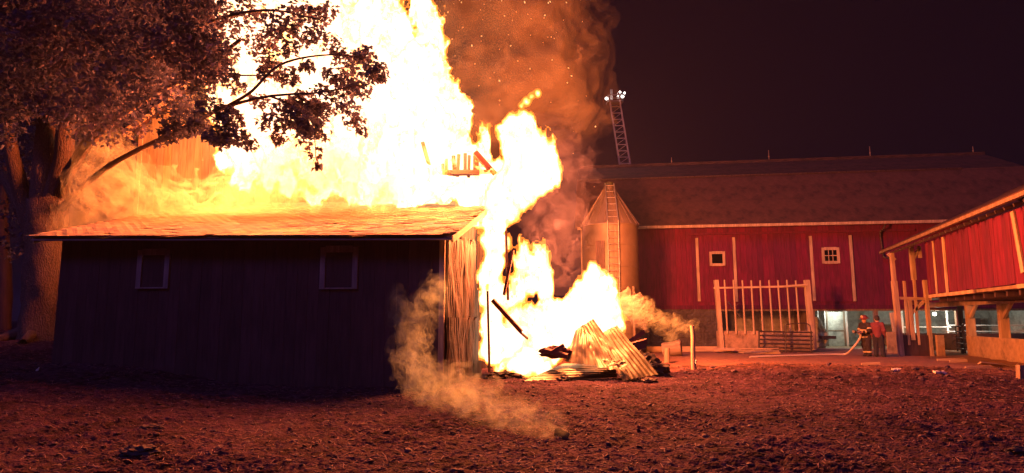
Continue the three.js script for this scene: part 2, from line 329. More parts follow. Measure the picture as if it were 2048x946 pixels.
part('end_wall', merged([...Array(9)].map((_, i) => { const z = -0.18 - i * 0.5; return span(-0.06, -0.02, 0, 3.5 - z * 0.3 - rr(0, 0.4) * (i > 5), z - 0.48, z); })), M.char, shed);

const barnBase = V(0, 0, -6.5).applyMatrix4(shedM);
const burning = thing('burning_barn', 'tall old barn wrapped in flames behind the lean-to', 'barn', barnBase, TURN);
const rakeY = (x) => 13.6 - Math.abs(x + 6.4) * 0.72;
for (let i = 0; i < 44; i++) {
  const x0 = -13 + i * 0.3, xm = x0 + 0.15;
  let top = Math.min(rakeY(x0), rakeY(x0 + 0.3));
  if (xm > -9.9) top = Math.min(top, 8.6 + (-9.9 - xm) * 0.9 + 1.1 * noise(xm * 1.1, 3, 3));
  if (xm > -8) top = 6.4 + 0.9 * noise(xm * 1.3, 2, 9) + rr(-0.4, 0.3);
  part('board', span(x0 + 0.006, x0 + 0.292, 0, top, rr(-0.035, -0.025), 0), xm > -8 ? M.char : M.paleBoard[Math.floor(rnd() * 4)], burning);
}
part('corner_board', span(-13.14, -12.98, 0, 8.8, 0.004, 0.04), M.trim, burning);
part('rake_board', merged([beam(V(-13.5, rakeY(-13.5) - 0.05, 0.35), V(-9.2, rakeY(-9.2) - 0.05, 0.35), 0.05, 0.3), beam(V(-13.5, rakeY(-13.5) - 0.05, 0.35), V(-13.5, rakeY(-13.5) - 0.05, -0.6), 0.05, 0.3)]), M.trim, burning);
part('roof', (() => { const g = box(4.9, 0.1, 9); g.translate(0, 0, -4.2).rotateZ(Math.atan(0.72)); return g.translate(-11.4, rakeY(-11.4) + 0.1, 0); })(), M.roofBrown, burning);
part('side_wall', span(-13.0, -12.9, 0, 8.6, -9, -0.04), M.paleBoard[1], burning);
const loc = (px, py, D) => at(px, py, D).applyMatrix4(new THREE.Matrix4().makeRotationY(TURN).setPosition(barnBase).invert());
for (const [a, b, w] of [[[950, 305], [990, 350], 0.16], [[884, 346], [985, 345], 0.14], [[845, 285], [858, 330], 0.12], [[800, 288], [806, 335], 0.1]])
  part('rafter', beam(loc(...a, 20.4), loc(...b, 20.4), w, w * 1.3), M.scorched, burning);
for (let i = 0; i < 9; i++) { const px = 885 + i * 11 + rr(-3, 3), top = 320 - 16 * Math.sin(i / 8 * Math.PI) + rr(-5, 8) + (i > 6 ? (i - 6) * 8 : 0); part('roof_board', beam(loc(px + rr(-3, 3), top + rr(-6, 8), 20.5), loc(px + rr(-2, 3), 348 + rr(-6, 16), 20.5), rr(0.08, 0.19), 0.03), M.scorched, burning); }
for (let i = 0; i < 6; i++) { const px = 806 + i * 10; part('roof_board', beam(loc(px, 276 + rr(-4, 12), 20.6), loc(px + 2, 308 + rr(-6, 12), 20.6), 0.13, 0.03), M.scorched, burning); }
// ------------------------------------------------------------------ flames
const glow = (r, g, b, opacity) => new THREE.MeshStandardMaterial({ color: 0x000000, roughness: 1, emissive: new THREE.Color().setRGB(r, g, b), emissiveIntensity: 1, ...(opacity < 1 ? { transparent: true, opacity } : {}) });
const FLAME = [glow(3.6, 2.5, 2.0, 1), glow(5, 2.6, 1.1, 0.3), glow(5.5, 2.0, 0.35, 0.2), glow(5, 1.15, 0.1, 0.12)];
// round lumps given as [pixel x, pixel y, pixel radius, distance, depth stretch]
function lumps(list) { return list.map(([px, py, r, D, k = 1, s = 1]) => { const c = at(px, py, D), R = at(px + r, py, D).distanceTo(c); return { c, R, k, s }; }); }
function bounds(L, pad, h) {
  const b = new THREE.Box3(); for (const { c, R, k, s } of L) { b.expandByPoint(V(c.x - R, c.y - R * s, c.z - R * k)); b.expandByPoint(V(c.x + R, c.y + R * s, c.z + R * k)); }
  b.expandByScalar(pad); const d = b.getSize(V()); return [b.min, [Math.ceil(d.x / h) + 2, Math.ceil(d.y / h) + 2, Math.ceil(d.z / h) + 2]];
}
function lumpField(L, x, y, z, soft) {             // smooth union; metres inside, negative outside
  let m = 0, best = -9;
  for (const { c, R, k, s } of L) { const dx = x - c.x, dy = (y - c.y) / s, dz = (z - c.z) / k, d = R - Math.sqrt(dx * dx + dy * dy + dz * dz); if (d > best) best = d; if (d > -5 * soft) m += Math.exp(d / soft); }
  return m > 0 ? Math.max(best, soft * Math.log(m)) : best;
}
function flame(list, h, amp, label, soft = 0.22) {
  const L = lumps(list), [o, n] = bounds(L, 0.9, h);
  const F = sample(o, n, h, (x, y, z) => {
    const wx = x + 0.35 * noise(x * 0.55, y * 0.5, z * 0.55) * amp, wy = y - 0.4 * noise(x * 0.6 + 9, y * 0.4, z * 0.6) * amp, f = lumpField(L, wx, wy, z, soft);
    if (f < -1.3 || f > 1.6) return f;
    const up = y * 0.42;
    const a = noise(x * 1.0, up * 1.0, z * 1.0), b = noise(x * 2.3, up * 2.2, z * 2.3), c = noise(x * 5.1 + 0.6 * b, up * 5, z * 5.1), d = noise(x * 10, up * 10, z * 10);
    return f + amp * (0.34 * a + 0.42 * (0.42 - Math.abs(b)) + 0.2 * (0.3 - Math.abs(c)) + 0.1 * c + 0.06 * d) - 0.05;
  });
  const p = L[0].c.clone(); p.y = Math.max(0, Math.min(...L.map((l) => l.c.y - l.R)));
  const t = thing('flame', label, 'fire', p);
  [[0.02, 'flame_core'], [-0.025, 'flame_fringe'], [-0.06, 'flame_fringe'], [-0.11, 'flame_fringe']].forEach(([iso, name], i) => { const g = nets(F, iso); if (g.attributes.position.count) part(name, g.translate(-p.x, -p.y, -p.z), FLAME[i], t); });
  return t;
}
flame([[520, -20, 95, 22], [610, -60, 110, 22], [560, 110, 110, 22.3], [660, 120, 115, 22], [755, 95, 72, 22], [800, 165, 82, 21.8], [560, 230, 105, 22.3], [700, 240, 125, 22], [825, 240, 78, 21.8], [505, 300, 50, 22],
  [850, 315, 70, 21.5], [780, 330, 75, 21.5], [925, 345, 42, 21.2], [880, 360, 48, 21.2], [740, 360, 50, 21.2], [820, 375, 40, 21], [965, 372, 30, 21], [470, 170, 40, 22.3], [470, 60, 45, 22.4], [855, 65, 17, 22], [862, 100, 12, 22], [480, 355, 18, 21.6], [520, 358, 12, 21.5], [600, 372, 9, 21.4], [560, 366, 8, 21.4], [650, 368, 10, 21.4], [985, 378, 28, 20.6], [958, 394, 22, 20.6],
  [800, 38, 9, 22, 1, 2.2], [822, 52, 8, 22, 1, 2], [775, 16, 9, 22, 1, 2.2], [848, 48, 8, 22, 1, 2], [868, 66, 7, 22, 1, 2.2], [874, 98, 8, 22, 1, 1.6], [893, 128, 9, 21.8, 1, 1.2], [890, 172, 7, 21.8, 1, 2], [899, 216, 7, 21.7, 1, 2], [913, 248, 8, 21.6, 1, 1.8], [936, 276, 8, 21.5, 1, 1.8], [956, 302, 7, 21.4, 1, 1.8]],
0.088, 1, 'huge white hot flames rising over the roof of the old barn', 0.14);
flame([[1012, 262, 20, 20], [1045, 290, 46, 20], [1064, 325, 50, 20], [1088, 360, 27, 20], [1035, 372, 46, 20], [1002, 402, 36, 20.3], [984, 440, 22, 20.3], [983, 490, 19, 20.2], [981, 540, 18, 20.0], [984, 590, 21, 19.8], [990, 640, 25, 19.6], [1006, 690, 30, 19.4], [1042, 690, 27, 19.4],
  [1055, 525, 22, 20.2], [1074, 505, 19, 20.2], [1080, 545, 22, 20.2], [1050, 572, 25, 20.1], [1086, 578, 15, 20.1], [1030, 606, 22, 19.9], [1058, 488, 9, 20.3]],
0.075, 0.62, 'rolling plume of flame curling off the right corner of the lean-to roof', 0.1);
flame([[1045, 650, 32, 19.8], [1098, 632, 38, 19.9], [1142, 628, 25, 19.8], [1184, 614, 29, 19.8], [1204, 588, 17, 19.9], [1208, 560, 8, 20], [1186, 552, 5, 20], [1190, 572, 8, 20], [1228, 630, 20, 19.8], [1249, 646, 13, 19.7], [1080, 690, 27, 19.5], [1122, 665, 30, 19.7], [1050, 725, 17, 18.8], [1085, 737, 10, 18.5], [1030, 738, 8, 18.6], [1010, 743, 5, 18.6], [1215, 645, 22, 19.8], [1165, 600, 14, 19.8]],
0.065, 0.6, 'low spreading flames on the burning debris pile behind the fallen roofing', 0.1);
{ // a few loose tongues torn off the tops
  flame([[1050, 205, 5, 20.5], [1040, 215, 4, 20.5], [1075, 188, 5, 20.6], [1062, 196, 3.5, 20.6]], 0.035, 0.22, 'small torn off tongue of flame high above the corner plume', 0.05);
}
{ // flying sparks
  const N = 75, m = new THREE.InstancedMesh(new THREE.OctahedronGeometry(0.012), glow(2.4, 1.1, 0.4, 1), N), o = new THREE.Object3D();
  for (let i = 0; i < N; i++) {
    const t = rnd(), px = 880 + 320 * Math.pow(rnd(), 1.3), p = at(px, -20 + 420 * rnd() * rnd() + (px - 880) * 0.3 * rnd(), rr(19, 25));
    o.position.copy(p); o.scale.set(1, rr(1, 3), 1).multiplyScalar(0.5 + 1.2 * t * t); o.rotation.set(0, 0, rr(-0.9, 0.9)); o.updateMatrix(); m.setMatrixAt(i, o.matrix);
  }
  m.name = 'spark_shower'; tag(m, 'shower of tiny sparks drifting right of the blaze', 'sparks', null, 'stuff'); scene.add(m);
}

// ------------------------------------------------------------------ smoke: nested translucent shells of one density field
function smoke(list, h, o, label) {
  const { amp = 0.5, freq = 1, soft = 0.25, levels = [0.3, 0.12, -0.06, -0.2, -0.32], alpha = [0.2, 0.16, 0.12, 0.08, 0.05], color = [0.75, 0.68, 0.6], stretch = 1, patch = 0.6 } = o;
  const L = lumps(list), [org, n] = bounds(L, amp * 2.2, h), R0 = Math.max(...L.map((l) => l.R));
  const F = sample(org, n, h, (x, y, z) => {
    const f = lumpField(L, x, y, z, soft); if (f < -amp * 2.4 || f > amp * 1.4 + 0.35 * R0) return f;
    const q = freq, wx = x + 0.25 / q * noise(x * q * 0.9, y * q * 0.9, z * q * 0.9), wy = y * stretch + 0.25 / q * noise(x * q * 0.9 + 7, y * q * 0.9, z * q * 0.9), wz = z;
    return f + amp * (0.6 * noise(wx * q, wy * q, wz * q) + 0.26 * noise(wx * q * 2.1, wy * q * 2.1, wz * q * 2.1) + (q * 4.4 * h < 0.5 ? 0.11 * noise(wx * q * 4.4, wy * q * 4.4, wz * q * 4.4) : 0) + (q * 9 * h < 0.5 ? 0.05 * noise(wx * q * 9, wy * q * 9, wz * q * 9) : 0));
  });
  const p = L[0].c.clone(), t = thing('smoke', label, 'smoke', p);
  levels.forEach((iso, i) => {
    const G = { ...F, F: F.F.slice() }; { const [nx, ny] = F.n; for (let q = 0; q < G.F.length; q++) { const f = G.F[q] - iso * amp; if (f > -0.7 * amp && f < 0.7 * amp) { const x = (F.o.x + (q % nx) * h) * freq, y = (F.o.y + (Math.floor(q / nx) % ny) * h) * freq, z = (F.o.z + Math.floor(q / nx / ny) * h) * freq; G.F[q] += amp * (0.22 * noise(x * 2.2 + i * 5, y * 2.2, z * 2.2) + (freq * h * 5.5 < 0.5 ? 0.13 * noise(x * 5.5, y * 5.5 + i * 3, z * 5.5) : 0) + (freq * h * 12 < 0.6 ? 0.07 * noise(x * 12, y * 12, z * 12 + i) : 0)); } } }
    const g = nets(G, iso * amp), P = g.attributes.position; if (!P.count) return;
    const C = new Float32Array(P.count * 4);
    for (let k = 0; k < P.count; k++) { const X = P.getX(k) * freq, Y = P.getY(k) * freq, Z = P.getZ(k) * freq, v = 1 + patch * (noise(X * 0.7, Y * 0.7, Z * 0.7 + i) + 0.6 * noise(X * 2, Y * 2, Z * 2 + i * 0.2) + 0.35 * noise(X * 5, Y * 5, Z * 5)); C.set([1, 1, 1, clamp(v, 0.1, 1.8)], k * 4); }
    g.setAttribute('color', new THREE.BufferAttribute(C, 4)); g.translate(-p.x, -p.y, -p.z);
    part('smoke_layer', g, new THREE.MeshPhysicalMaterial({ color: new THREE.Color().setRGB(...color), vertexColors: true, transparent: true, opacity: alpha[i], roughness: 1, specularIntensity: 0, transmission: 0.5, thickness: 0, side: THREE.DoubleSide }), t);
  });
  return t;
}
smoke([[900, 60, 120, 29], [1000, 40, 140, 29], [1050, 70, 92, 29], [1080, 140, 68, 29], [1030, 165, 95, 29], [970, 230, 70, 29], [1112, 195, 34, 29], [930, 200, 70, 29], [1000, -90, 150, 29], [860, -60, 140, 29], [1145, 200, 14, 29]],
  0.22, { amp: 1.2, freq: 0.38, soft: 0.7, levels: [1.0, 0.55, 0.1, -0.35, -0.8], alpha: [0.28, 0.2, 0.13, 0.07, 0.035], color: [0.36, 0.3, 0.22] }, 'large brown smoke column lit orange to the right of the blaze');
smoke([[1110, 330, 40, 25], [1125, 290, 34, 25], [1105, 400, 40, 24.5], [1112, 470, 30, 24], [1118, 540, 24, 23.5]],
  0.16, { amp: 0.8, freq: 0.6, soft: 0.5, levels: [0.6, 0.1, -0.3], alpha: [0.05, 0.04, 0.025], color: [0.22, 0.2, 0.3] }, 'thin violet haze hanging between the corner plume and grain bin');
smoke([[190, 432, 34, 20], [235, 395, 42, 20.5], [225, 350, 28, 21], [300, 425, 36, 20.3], [370, 420, 32, 20], [440, 415, 34, 20], [520, 395, 36, 19.8], [600, 375, 45, 19.8], [590, 320, 40, 20.2], [655, 325, 50, 20], [690, 375, 45, 19.8], [760, 390, 32, 19.5], [205, 300, 18, 21]],
  0.13, { amp: 0.6, freq: 0.65, soft: 0.4, levels: [0.9, 0.55, 0.25, -0.05, -0.35, -0.6], alpha: [0.14, 0.12, 0.1, 0.08, 0.06, 0.04], color: [0.75, 0.85, 0.6] }, 'orange lit smoke rolling low along the lean-to roof');
const lg = gpt(1112, 872);
smoke([[1108, 862, 8, lg.z * -1], [1085, 852, 13, 9.3], [1055, 845, 17, 9.6], [1020, 838, 22, 9.9], [985, 822, 28, 10.4], [950, 803, 31, 11], [915, 785, 33, 11.7], [880, 775, 28, 12.4], [848, 762, 26, 13.1], [828, 735, 27, 13.7], [824, 700, 28, 14.2], [832, 662, 26, 14.5], [846, 628, 24, 14.7], [862, 598, 20, 14.8], [878, 576, 13, 14.9], [812, 630, 14, 14.6], [800, 600, 9, 14.6]],
  0.052, { amp: 0.27, freq: 1.9, soft: 0.06, levels: [0.7, 0.35, 0, -0.35, -0.6], alpha: [0.085, 0.072, 0.06, 0.042, 0.026], color: [0.62, 0.8, 0.58], patch: 1.2 }, 'pale smoke blowing left from the charred log and up the shed wall');
smoke([[1383, 655, 5, 20.8], [1372, 652, 9, 20.8], [1352, 652, 12, 20.9], [1330, 648, 14, 21], [1308, 638, 14, 21.1], [1285, 628, 14, 21.2], [1265, 616, 12, 21.2], [1250, 604, 10, 21.2], [1345, 676, 7, 20.9], [1300, 606, 7, 21.2]],
  0.05, { amp: 0.2, freq: 2.0, soft: 0.06, levels: [0.7, 0.35, 0, -0.35, -0.6], alpha: [0.11, 0.09, 0.075, 0.05, 0.03], color: [0.36, 0.42, 0.3], patch: 0.8 }, 'pale smoke streaming left from the top of the fence post');
smoke([[1258, 612, 14, 20], [1272, 640, 14, 20], [1245, 596, 9, 20]],
  0.07, { amp: 0.45, freq: 1.2, soft: 0.2, levels: [0.4, 0.1, -0.15], alpha: [0.16, 0.12, 0.08], color: [0.4, 0.36, 0.3] }, 'orange smoke hugging the right side of the debris flames');
// ------------------------------------------------------------------ trees
const leafMat = [[0.06, 0.07, 0.13], [0.048, 0.06, 0.12], [0.08, 0.078, 0.135]].map((c) => new THREE.MeshPhysicalMaterial({ color: new THREE.Color().setRGB(...c), roughness: 0.9, specularIntensity: 0.15, transmission: 0.3, thickness: 0, side: THREE.DoubleSide }));
const leafShape = [[0, -0.05], [0.16, 0.02], [0.42, -0.05], [0.3, 0.2], [0.5, 0.42], [0.24, 0.5], [0.2, 0.72], [0, 1.0], [-0.2, 0.72], [-0.24, 0.5], [-0.5, 0.42], [-0.3, 0.2], [-0.42, -0.05], [-0.16, 0.02]];
function leaves(spots, size) {                      // spots: [centre, radius, count]; one geometry of lobed, slightly folded leaves
  const P = [], q = new THREE.Quaternion(), e = new THREE.Euler(), v = V(), c = V();
  for (const [centre, R, count, flat = 0.75] of spots) for (let i = 0; i < count; i++) {
    do c.set(rr(-1, 1), rr(-1, 1), rr(-1, 1)); while (c.lengthSq() > 1);
    if (noise((centre.x + c.x * R) * 1.6, (centre.y + c.y * R) * 1.6, (centre.z + c.z * R) * 1.6) < -0.32) continue;
    c.multiplyScalar(R); c.y *= flat; c.add(centre);
    e.set(rr(-1.2, 0.9) + Math.PI * 0.75, rr(0, 6.28), rr(-0.8, 0.8), 'YXZ'); q.setFromEuler(e);
    const s = size * rr(0.6, 1.15), fold = rr(0.1, 0.35);
    const w = leafShape.map(([x, y]) => v.set(x * s, y * s, -Math.abs(x) * fold * s).applyQuaternion(q).add(c).toArray()), m = v.set(0, 0.35 * s, 0.02 * s).applyQuaternion(q).add(c).toArray();
    for (let k = 0; k < w.length; k++) P.push(...m, ...w[k], ...w[(k + 1) % w.length]);
  }
  const g = new THREE.BufferGeometry(); g.setAttribute('position', new THREE.Float32BufferAttribute(P, 3)); g.computeVertexNormals(); return g;
}
{
  const D0 = 22, base = at(92, 679, D0); base.y = ground(base.x, D0);
  const tree = thing('maple_tree', 'large leafy maple with thick trunk and boughs reaching over the fire', 'tree', base);
  const add = (name, g, m = M.bark) => part(name, g.translate(-base.x, -base.y, -base.z), m, tree);
  add('trunk', limb([at(90, 690, D0), at(93, 640, D0), at(96, 560, D0), at(96, 480, D0), at(96, 400, D0)], 0.8, 0.58, 22, 16, 0.07));
  add('root_flare', merged([0, 1, 2, 3, 4, 5].map((i) => { const a = i * 1.05 + 0.3, c = at(84, 650, D0); return limb([c, c.clone().add(V(Math.cos(a) * 0.75, -0.35, Math.sin(a) * 0.75)), V(base.x + Math.cos(a) * 1.5, ground(base.x, D0) - 0.05, base.z + Math.sin(a) * 1.5)], 0.34, 0.1, 8, 8); })));
  for (const [pts, r0, r1] of [
    [[[92, 410, D0], [92, 330, D0], [95, 250, D0 + 0.3], [80, 120, D0 + 0.5], [90, -40, D0]], 0.45, 0.2],
    [[[98, 430, D0], [125, 340, D0 - 0.2], [133, 260, D0 - 0.4], [150, 120, D0 - 0.8], [140, -30, D0 - 1]], 0.4, 0.16],
    [[[80, 480, D0], [48, 400, D0], [30, 330, D0 - 0.3], [12, 250, D0 - 0.6], [-10, 120, D0 - 1]], 0.34, 0.14],
    [[[70, 470, D0], [40, 410, D0 + 0.3], [0, 345, D0 + 0.5], [-60, 300, D0 + 0.5]], 0.3, 0.12],
    [[[110, 400, D0], [165, 300, D0 - 1.5], [215, 250, D0 - 2.6], [300, 190, D0 - 3.6], [400, 140, D0 - 4.5], [480, 80, D0 - 5]], 0.24, 0.05],
    [[[120, 420, D0], [200, 345, D0 - 2], [275, 300, D0 - 3.6], [350, 265, D0 - 4.4], [450, 215, D0 - 5], [540, 192, D0 - 5.4], [640, 185, D0 - 5.6], [720, 170, D0 - 5.7]], 0.13, 0.02],
    [[[135, 250, D0 - 0.4], [220, 180, D0 - 2], [330, 90, D0 - 4], [430, 40, D0 - 5], [540, 20, D0 - 5.4], [640, 40, D0 - 5.6]], 0.15, 0.02],
    [[[450, 215, D0 - 5], [500, 185, D0 - 5.3], [560, 130, D0 - 5.5], [650, 110, D0 - 5.6], [735, 115, D0 - 5.6]], 0.05, 0.015],
    [[[540, 192, D0 - 5.4], [590, 215, D0 - 5.4], [625, 260, D0 - 5.4], [632, 320, D0 - 5.4]], 0.035, 0.01],
    [[[350, 265, D0 - 4.4], [410, 250, D0 - 4.7], [470, 270, D0 - 4.9], [510, 290, D0 - 5]], 0.04, 0.012],
    [[[400, 140, D0 - 4.5], [470, 150, D0 - 5], [560, 150, D0 - 5.3], [600, 150, D0 - 5.4]], 0.04, 0.012],
    [[[640, 185, D0 - 5.6], [690, 220, D0 - 5.6], [720, 262, D0 - 5.6]], 0.025, 0.008],
    [[[30, 20, D0 - 5], [60, 45, D0 - 5], [105, 55, D0 - 5]], 0.06, 0.02], [[[60, 40, D0 - 5], [20, -10, D0 - 4.8]], 0.06, 0.05],
  ]) add('branch', limb(pts.map((p) => at(...p)), r0, r1, 22, 8, 0.06));
  // leaf masses: hanging sprays over the fire, then the dense body on the left
  const sprays = [
    [475, 60, 34, 150], [520, 95, 34, 150], [560, 45, 36, 170], [610, 65, 36, 170], [645, 25, 30, 130], [600, 20, 34, 130], [660, 80, 22, 60], [500, 20, 38, 150], [540, 75, 26, 90], [440, 90, 40, 200], [430, 20, 40, 180], [580, 100, 22, 60],
    [700, 125, 34, 210], [745, 140, 30, 190], [690, 165, 30, 170], [725, 110, 24, 100], [760, 150, 18, 60], [670, 145, 24, 110], [720, 175, 22, 70],
    [548, 140, 24, 120], [580, 150, 24, 130], [530, 150, 16, 50], [612, 130, 18, 50],
    [612, 205, 32, 240], [640, 225, 30, 260], [595, 240, 32, 260], [620, 250, 26, 200], [570, 215, 26, 100], [545, 245, 26, 80], [560, 275, 18, 50], [650, 190, 26, 130], [520, 200, 22, 60],
    [690, 215, 24, 70], [712, 245, 22, 70], [725, 265, 14, 40], [700, 225, 20, 50], [670, 250, 14, 30],
    [610, 280, 20, 70], [628, 305, 16, 60], [630, 330, 9, 20], [645, 270, 12, 25],
    [420, 215, 30, 150], [455, 235, 30, 150], [395, 245, 30, 160], [430, 265, 28, 160], [370, 255, 26, 100], [470, 275, 26, 110], [500, 285, 16, 50], [345, 245, 24, 70], [330, 268, 18, 50], [312, 285, 12, 25], [440, 285, 16, 50], [370, 225, 30, 120], [480, 175, 20, 30],
    [450, 150, 30, 110], [400, 100, 45, 260], [390, 160, 40, 230], [360, 60, 50, 300], [430, 130, 30, 150],
  ].map(([px, py, r, n]) => [at(px + rr(-4, 4), py + rr(-4, 4), D0 - 5.2 + rr(-0.6, 0.8)), at(px + r, py, D0 - 5).distanceTo(at(px, py, D0 - 5)), Math.round(n * (px < 500 && py > 190 ? 1.9 : 1.35)), 0.85]);
  const body = [];
  for (let i = 0; i < 290; i++) {
    const px = -60 + 470 * Math.pow(rnd(), 0.9), py = -60 + (px < 120 ? 325 : px < 250 ? 310 : px < 340 ? 285 : 225) * rnd();
    const D = D0 + rr(-6, 1);
    body.push([at(px, py, D), rr(0.5, 0.95), Math.round(rr(120, 210)), 0.7]);
  }
  for (const [px, py] of [[30, 300], [60, 290], [25, 340], [55, 350], [15, 420], [50, 440], [180, 320], [190, 360], [170, 400], [150, 300], [220, 290], [30, 480], [10, 500], [200, 270], [240, 260], [270, 250], [140, 340], [60, 400]]) body.push([at(px, py, D0 + rr(0.3, 2)), 0.6, 80, 0.8]);
  const groups = [[], [], []]; [...body].forEach((s, i) => groups[i % 3].push(s));
  groups.forEach((g, k) => { part('crown', leaves(g, 0.15).translate(-base.x, -base.y, -base.z), leafMat[k], tree).userData.kind = 'stuff'; });
  part('leaf_spray', leaves(sprays, 0.15).translate(-base.x, -base.y, -base.z), leafMat[0], tree).userData.kind = 'stuff';
}
{
  const D = 29, b2 = at(10, 655, D); b2.y = ground(b2.x, D);
  const t = thing('shade_tree', 'dim tree trunk at far left edge behind the maple', 'tree', b2);
  part('trunk', limb([b2.clone().setY(b2.y - 0.2), at(12, 560, D), at(6, 440, D), at(14, 330, D)], 0.28, 0.18, 14, 12).translate(-b2.x, -b2.y, -b2.z), M.darkBoard[1], t);
  const s = []; for (let i = 0; i < 40; i++) s.push([at(rr(-120, 110), rr(120, 430), D + rr(-1, 2)), rr(0.6, 1), 70, 0.8]);
  part('crown', leaves(s, 0.2).translate(-b2.x, -b2.y, -b2.z), leafMat[1], t).userData.kind = 'stuff';
}
// ------------------------------------------------------------------ the big red barn
const BT = -8.6 * Math.PI / 180, BO = V(7.55, 0, -37.4);
const barn = thing('red_barn', 'long red bank barn with brown gambrel roof and stone basement', 'barn', BO, BT);
const L0 = -3.5, L1 = 21.6;
{
  const doors = [[3.0, 5.15], [9.15, 11.35]];       // sliding doors with white edge boards and a small window
  for (let x = L0, i = 0; x < L1 - 0.01; x += 0.298, i++) part('board', span(x + 0.004, Math.min(L1, x + 0.294), 2.42 + 0.03 * noise(i, 3, 1), 7.0, -0.04, rr(-0.006, 0.006)), M.redBoard[Math.floor(rnd() * 5)], barn);
  part('sill_beam', span(L0, L1, 2.2, 2.42, -0.3, -0.02), M.redBoard[0], barn);
  const track = part('door_track', merged([span(2.6, 14.6, 6.42, 6.54, 0.03, 0.12)]), M.redBoard[2], barn);
  for (const [a, b] of doors) {
    const d = part('sliding_door', merged([...Array(7)].map((_, k) => span(a + 0.15 + k * (b - a - 0.3) / 7 + 0.004, a + 0.15 + (k + 1) * (b - a - 0.3) / 7 - 0.004, 2.6, 6.4, 0.03, 0.06 + rr(0, 0.006)))), M.redBoard[1], barn);
    part('trim_board', beam(V(a + 0.07, 2.65, 0.07), V(a + 0.05, 6.25, 0.07), 0.15, 0.05), M.trim, d); part('trim_board', beam(V(b - 0.05, 2.62, 0.07), V(b - 0.07, 6.25, 0.07), 0.15, 0.05), M.trim, d);
  }
  for (const [cx, cy, w, h, panes] of [[4.14, 5.05, 0.86, 0.8, 1], [10.2, 5.14, 0.92, 0.88, 3]]) {
    const f = part('window', merged([span(cx - w / 2, cx - w / 2 + 0.14, cy - h / 2, cy + h / 2, 0.07, 0.13), span(cx + w / 2 - 0.14, cx + w / 2, cy - h / 2, cy + h / 2, 0.07, 0.13), span(cx - w / 2 + 0.14, cx + w / 2 - 0.14, cy + h / 2 - 0.14, cy + h / 2 + 0.02, 0.07, 0.135), span(cx - w / 2 + 0.14, cx + w / 2 - 0.14, cy - h / 2 - 0.02, cy - h / 2 + 0.13, 0.07, 0.135)]), M.trim, barn);
    if (panes === 1) part('pane', span(cx - w / 2 + 0.14, cx + w / 2 - 0.14, cy - h / 2 + 0.13, cy + h / 2 - 0.14, 0.075, 0.085), M.pane, f);
    else {
      const W = w - 0.28, H = h - 0.27, x0 = cx - W / 2, y0 = cy - h / 2 + 0.13;
      for (let i = 0; i < 3; i++) for (let j = 0; j < 2; j++) part('pane', span(x0 + i * W / 3, x0 + (i + 1) * W / 3 - 0.002, y0 + j * H / 2, y0 + (j + 1) * H / 2 - 0.002, 0.075, 0.084), M.pane, f);
      part('muntin', merged([1, 2].map((i) => span(x0 + i * W / 3 - 0.02, x0 + i * W / 3 + 0.02, y0, y0 + H, 0.09, 0.11)).concat([span(x0, x0 + W, y0 + H / 2 - 0.02, y0 + H / 2 + 0.02, 0.09, 0.108)])), M.trim, f);
    }
  }
  part('corner_board', span(L0 - 0.04, L0 + 0.14, 2.3, 6.95, 0.01, 0.05), M.trim, barn);
  // stone basement wall, with two openings
  part('foundation', span(L0, 4.3, -0.3, 2.2, -0.55, -0.06), M.stone, barn); part('foundation', span(13.6, L1, -0.3, 0.9, -0.55, -0.06), M.stone, barn);
  for (const x of [9.15, 12.4, 13.55, 16.5]) part('post', span(x - 0.1, x + 0.1, -0.2, 2.2, -0.3, -0.1), M.oldTimber, barn);
  part('lintel', merged([span(4.3, L1, 2.1, 2.2, -0.5, -0.08)]), M.oldTimber, barn);
  // gambrel roof
  const pr = [[0.55, 6.85], [-2.6, 10.3], [-6.5, 12.0], [-10.4, 10.3], [-13.6, 6.85]];
  for (let i = 0; i < 4; i++) {
    const [za, ya] = pr[i], [zb, yb] = pr[i + 1], len = Math.hypot(zb - za, yb - ya), g = box(L1 - L0 + 0.7, 0.08, len + 0.06);
    g.rotateX(Math.atan2(yb - ya, za - zb)).translate((L0 + L1) / 2, (ya + yb) / 2 + 0.05 + 0.004 * i, (za + zb) / 2);
    part('roof', g, M.roofBrown, barn);
  }
  part('roof_flashing', span(L0 - 0.3, L1 - 3, 10.35, 10.43, -2.62, -2.5), M.rustTin, barn);
  part('ridge_cap', beam(V(L0 - 0.35, 12.12, -6.5), V(L1 + 0.35, 12.12, -6.5), 0.3, 0.06), M.rustTin, barn);
  part('gable_wall', (() => { const s = new THREE.Shape(); s.moveTo(0, 2.3); s.lineTo(0, 6.9); s.lineTo(2.6, 10.2); s.lineTo(6.5, 11.9); s.lineTo(10.4, 10.2); s.lineTo(13, 6.9); s.lineTo(13, 2.3); const g = new THREE.ExtrudeGeometry(s, { depth: 0.05, bevelEnabled: false }); const a = metreUV(g.rotateY(Math.PI / 2)); const b = a.clone().translate(L0 + 0.02, 0, -0.05), c = a.clone().translate(L1 - 0.06, 0, -0.05); return merged([b, c]); })(), M.redBoard[3], barn);
  part('back_wall', span(L0, L1, 0, 6.9, -13.2, -13.1), M.redBoard[3], barn);
  // gutter and downspout
  part('gutter', merged([span(L0 - 0.2, 16.3, 6.78, 6.93, 0.5, 0.64)]), M.trim, barn);
  part('downspout', tube([V(12.95, 6.8, 0.57), V(12.9, 6.6, 0.5), V(12.8, 6.35, 0.2), V(12.84, 6.1, 0.1), V(12.9, 5.2, 0.1), V(12.92, 5.0, 0.15), V(13.3, 4.95, 0.3)], 0.055, 40, 8), M.rustTin, barn);
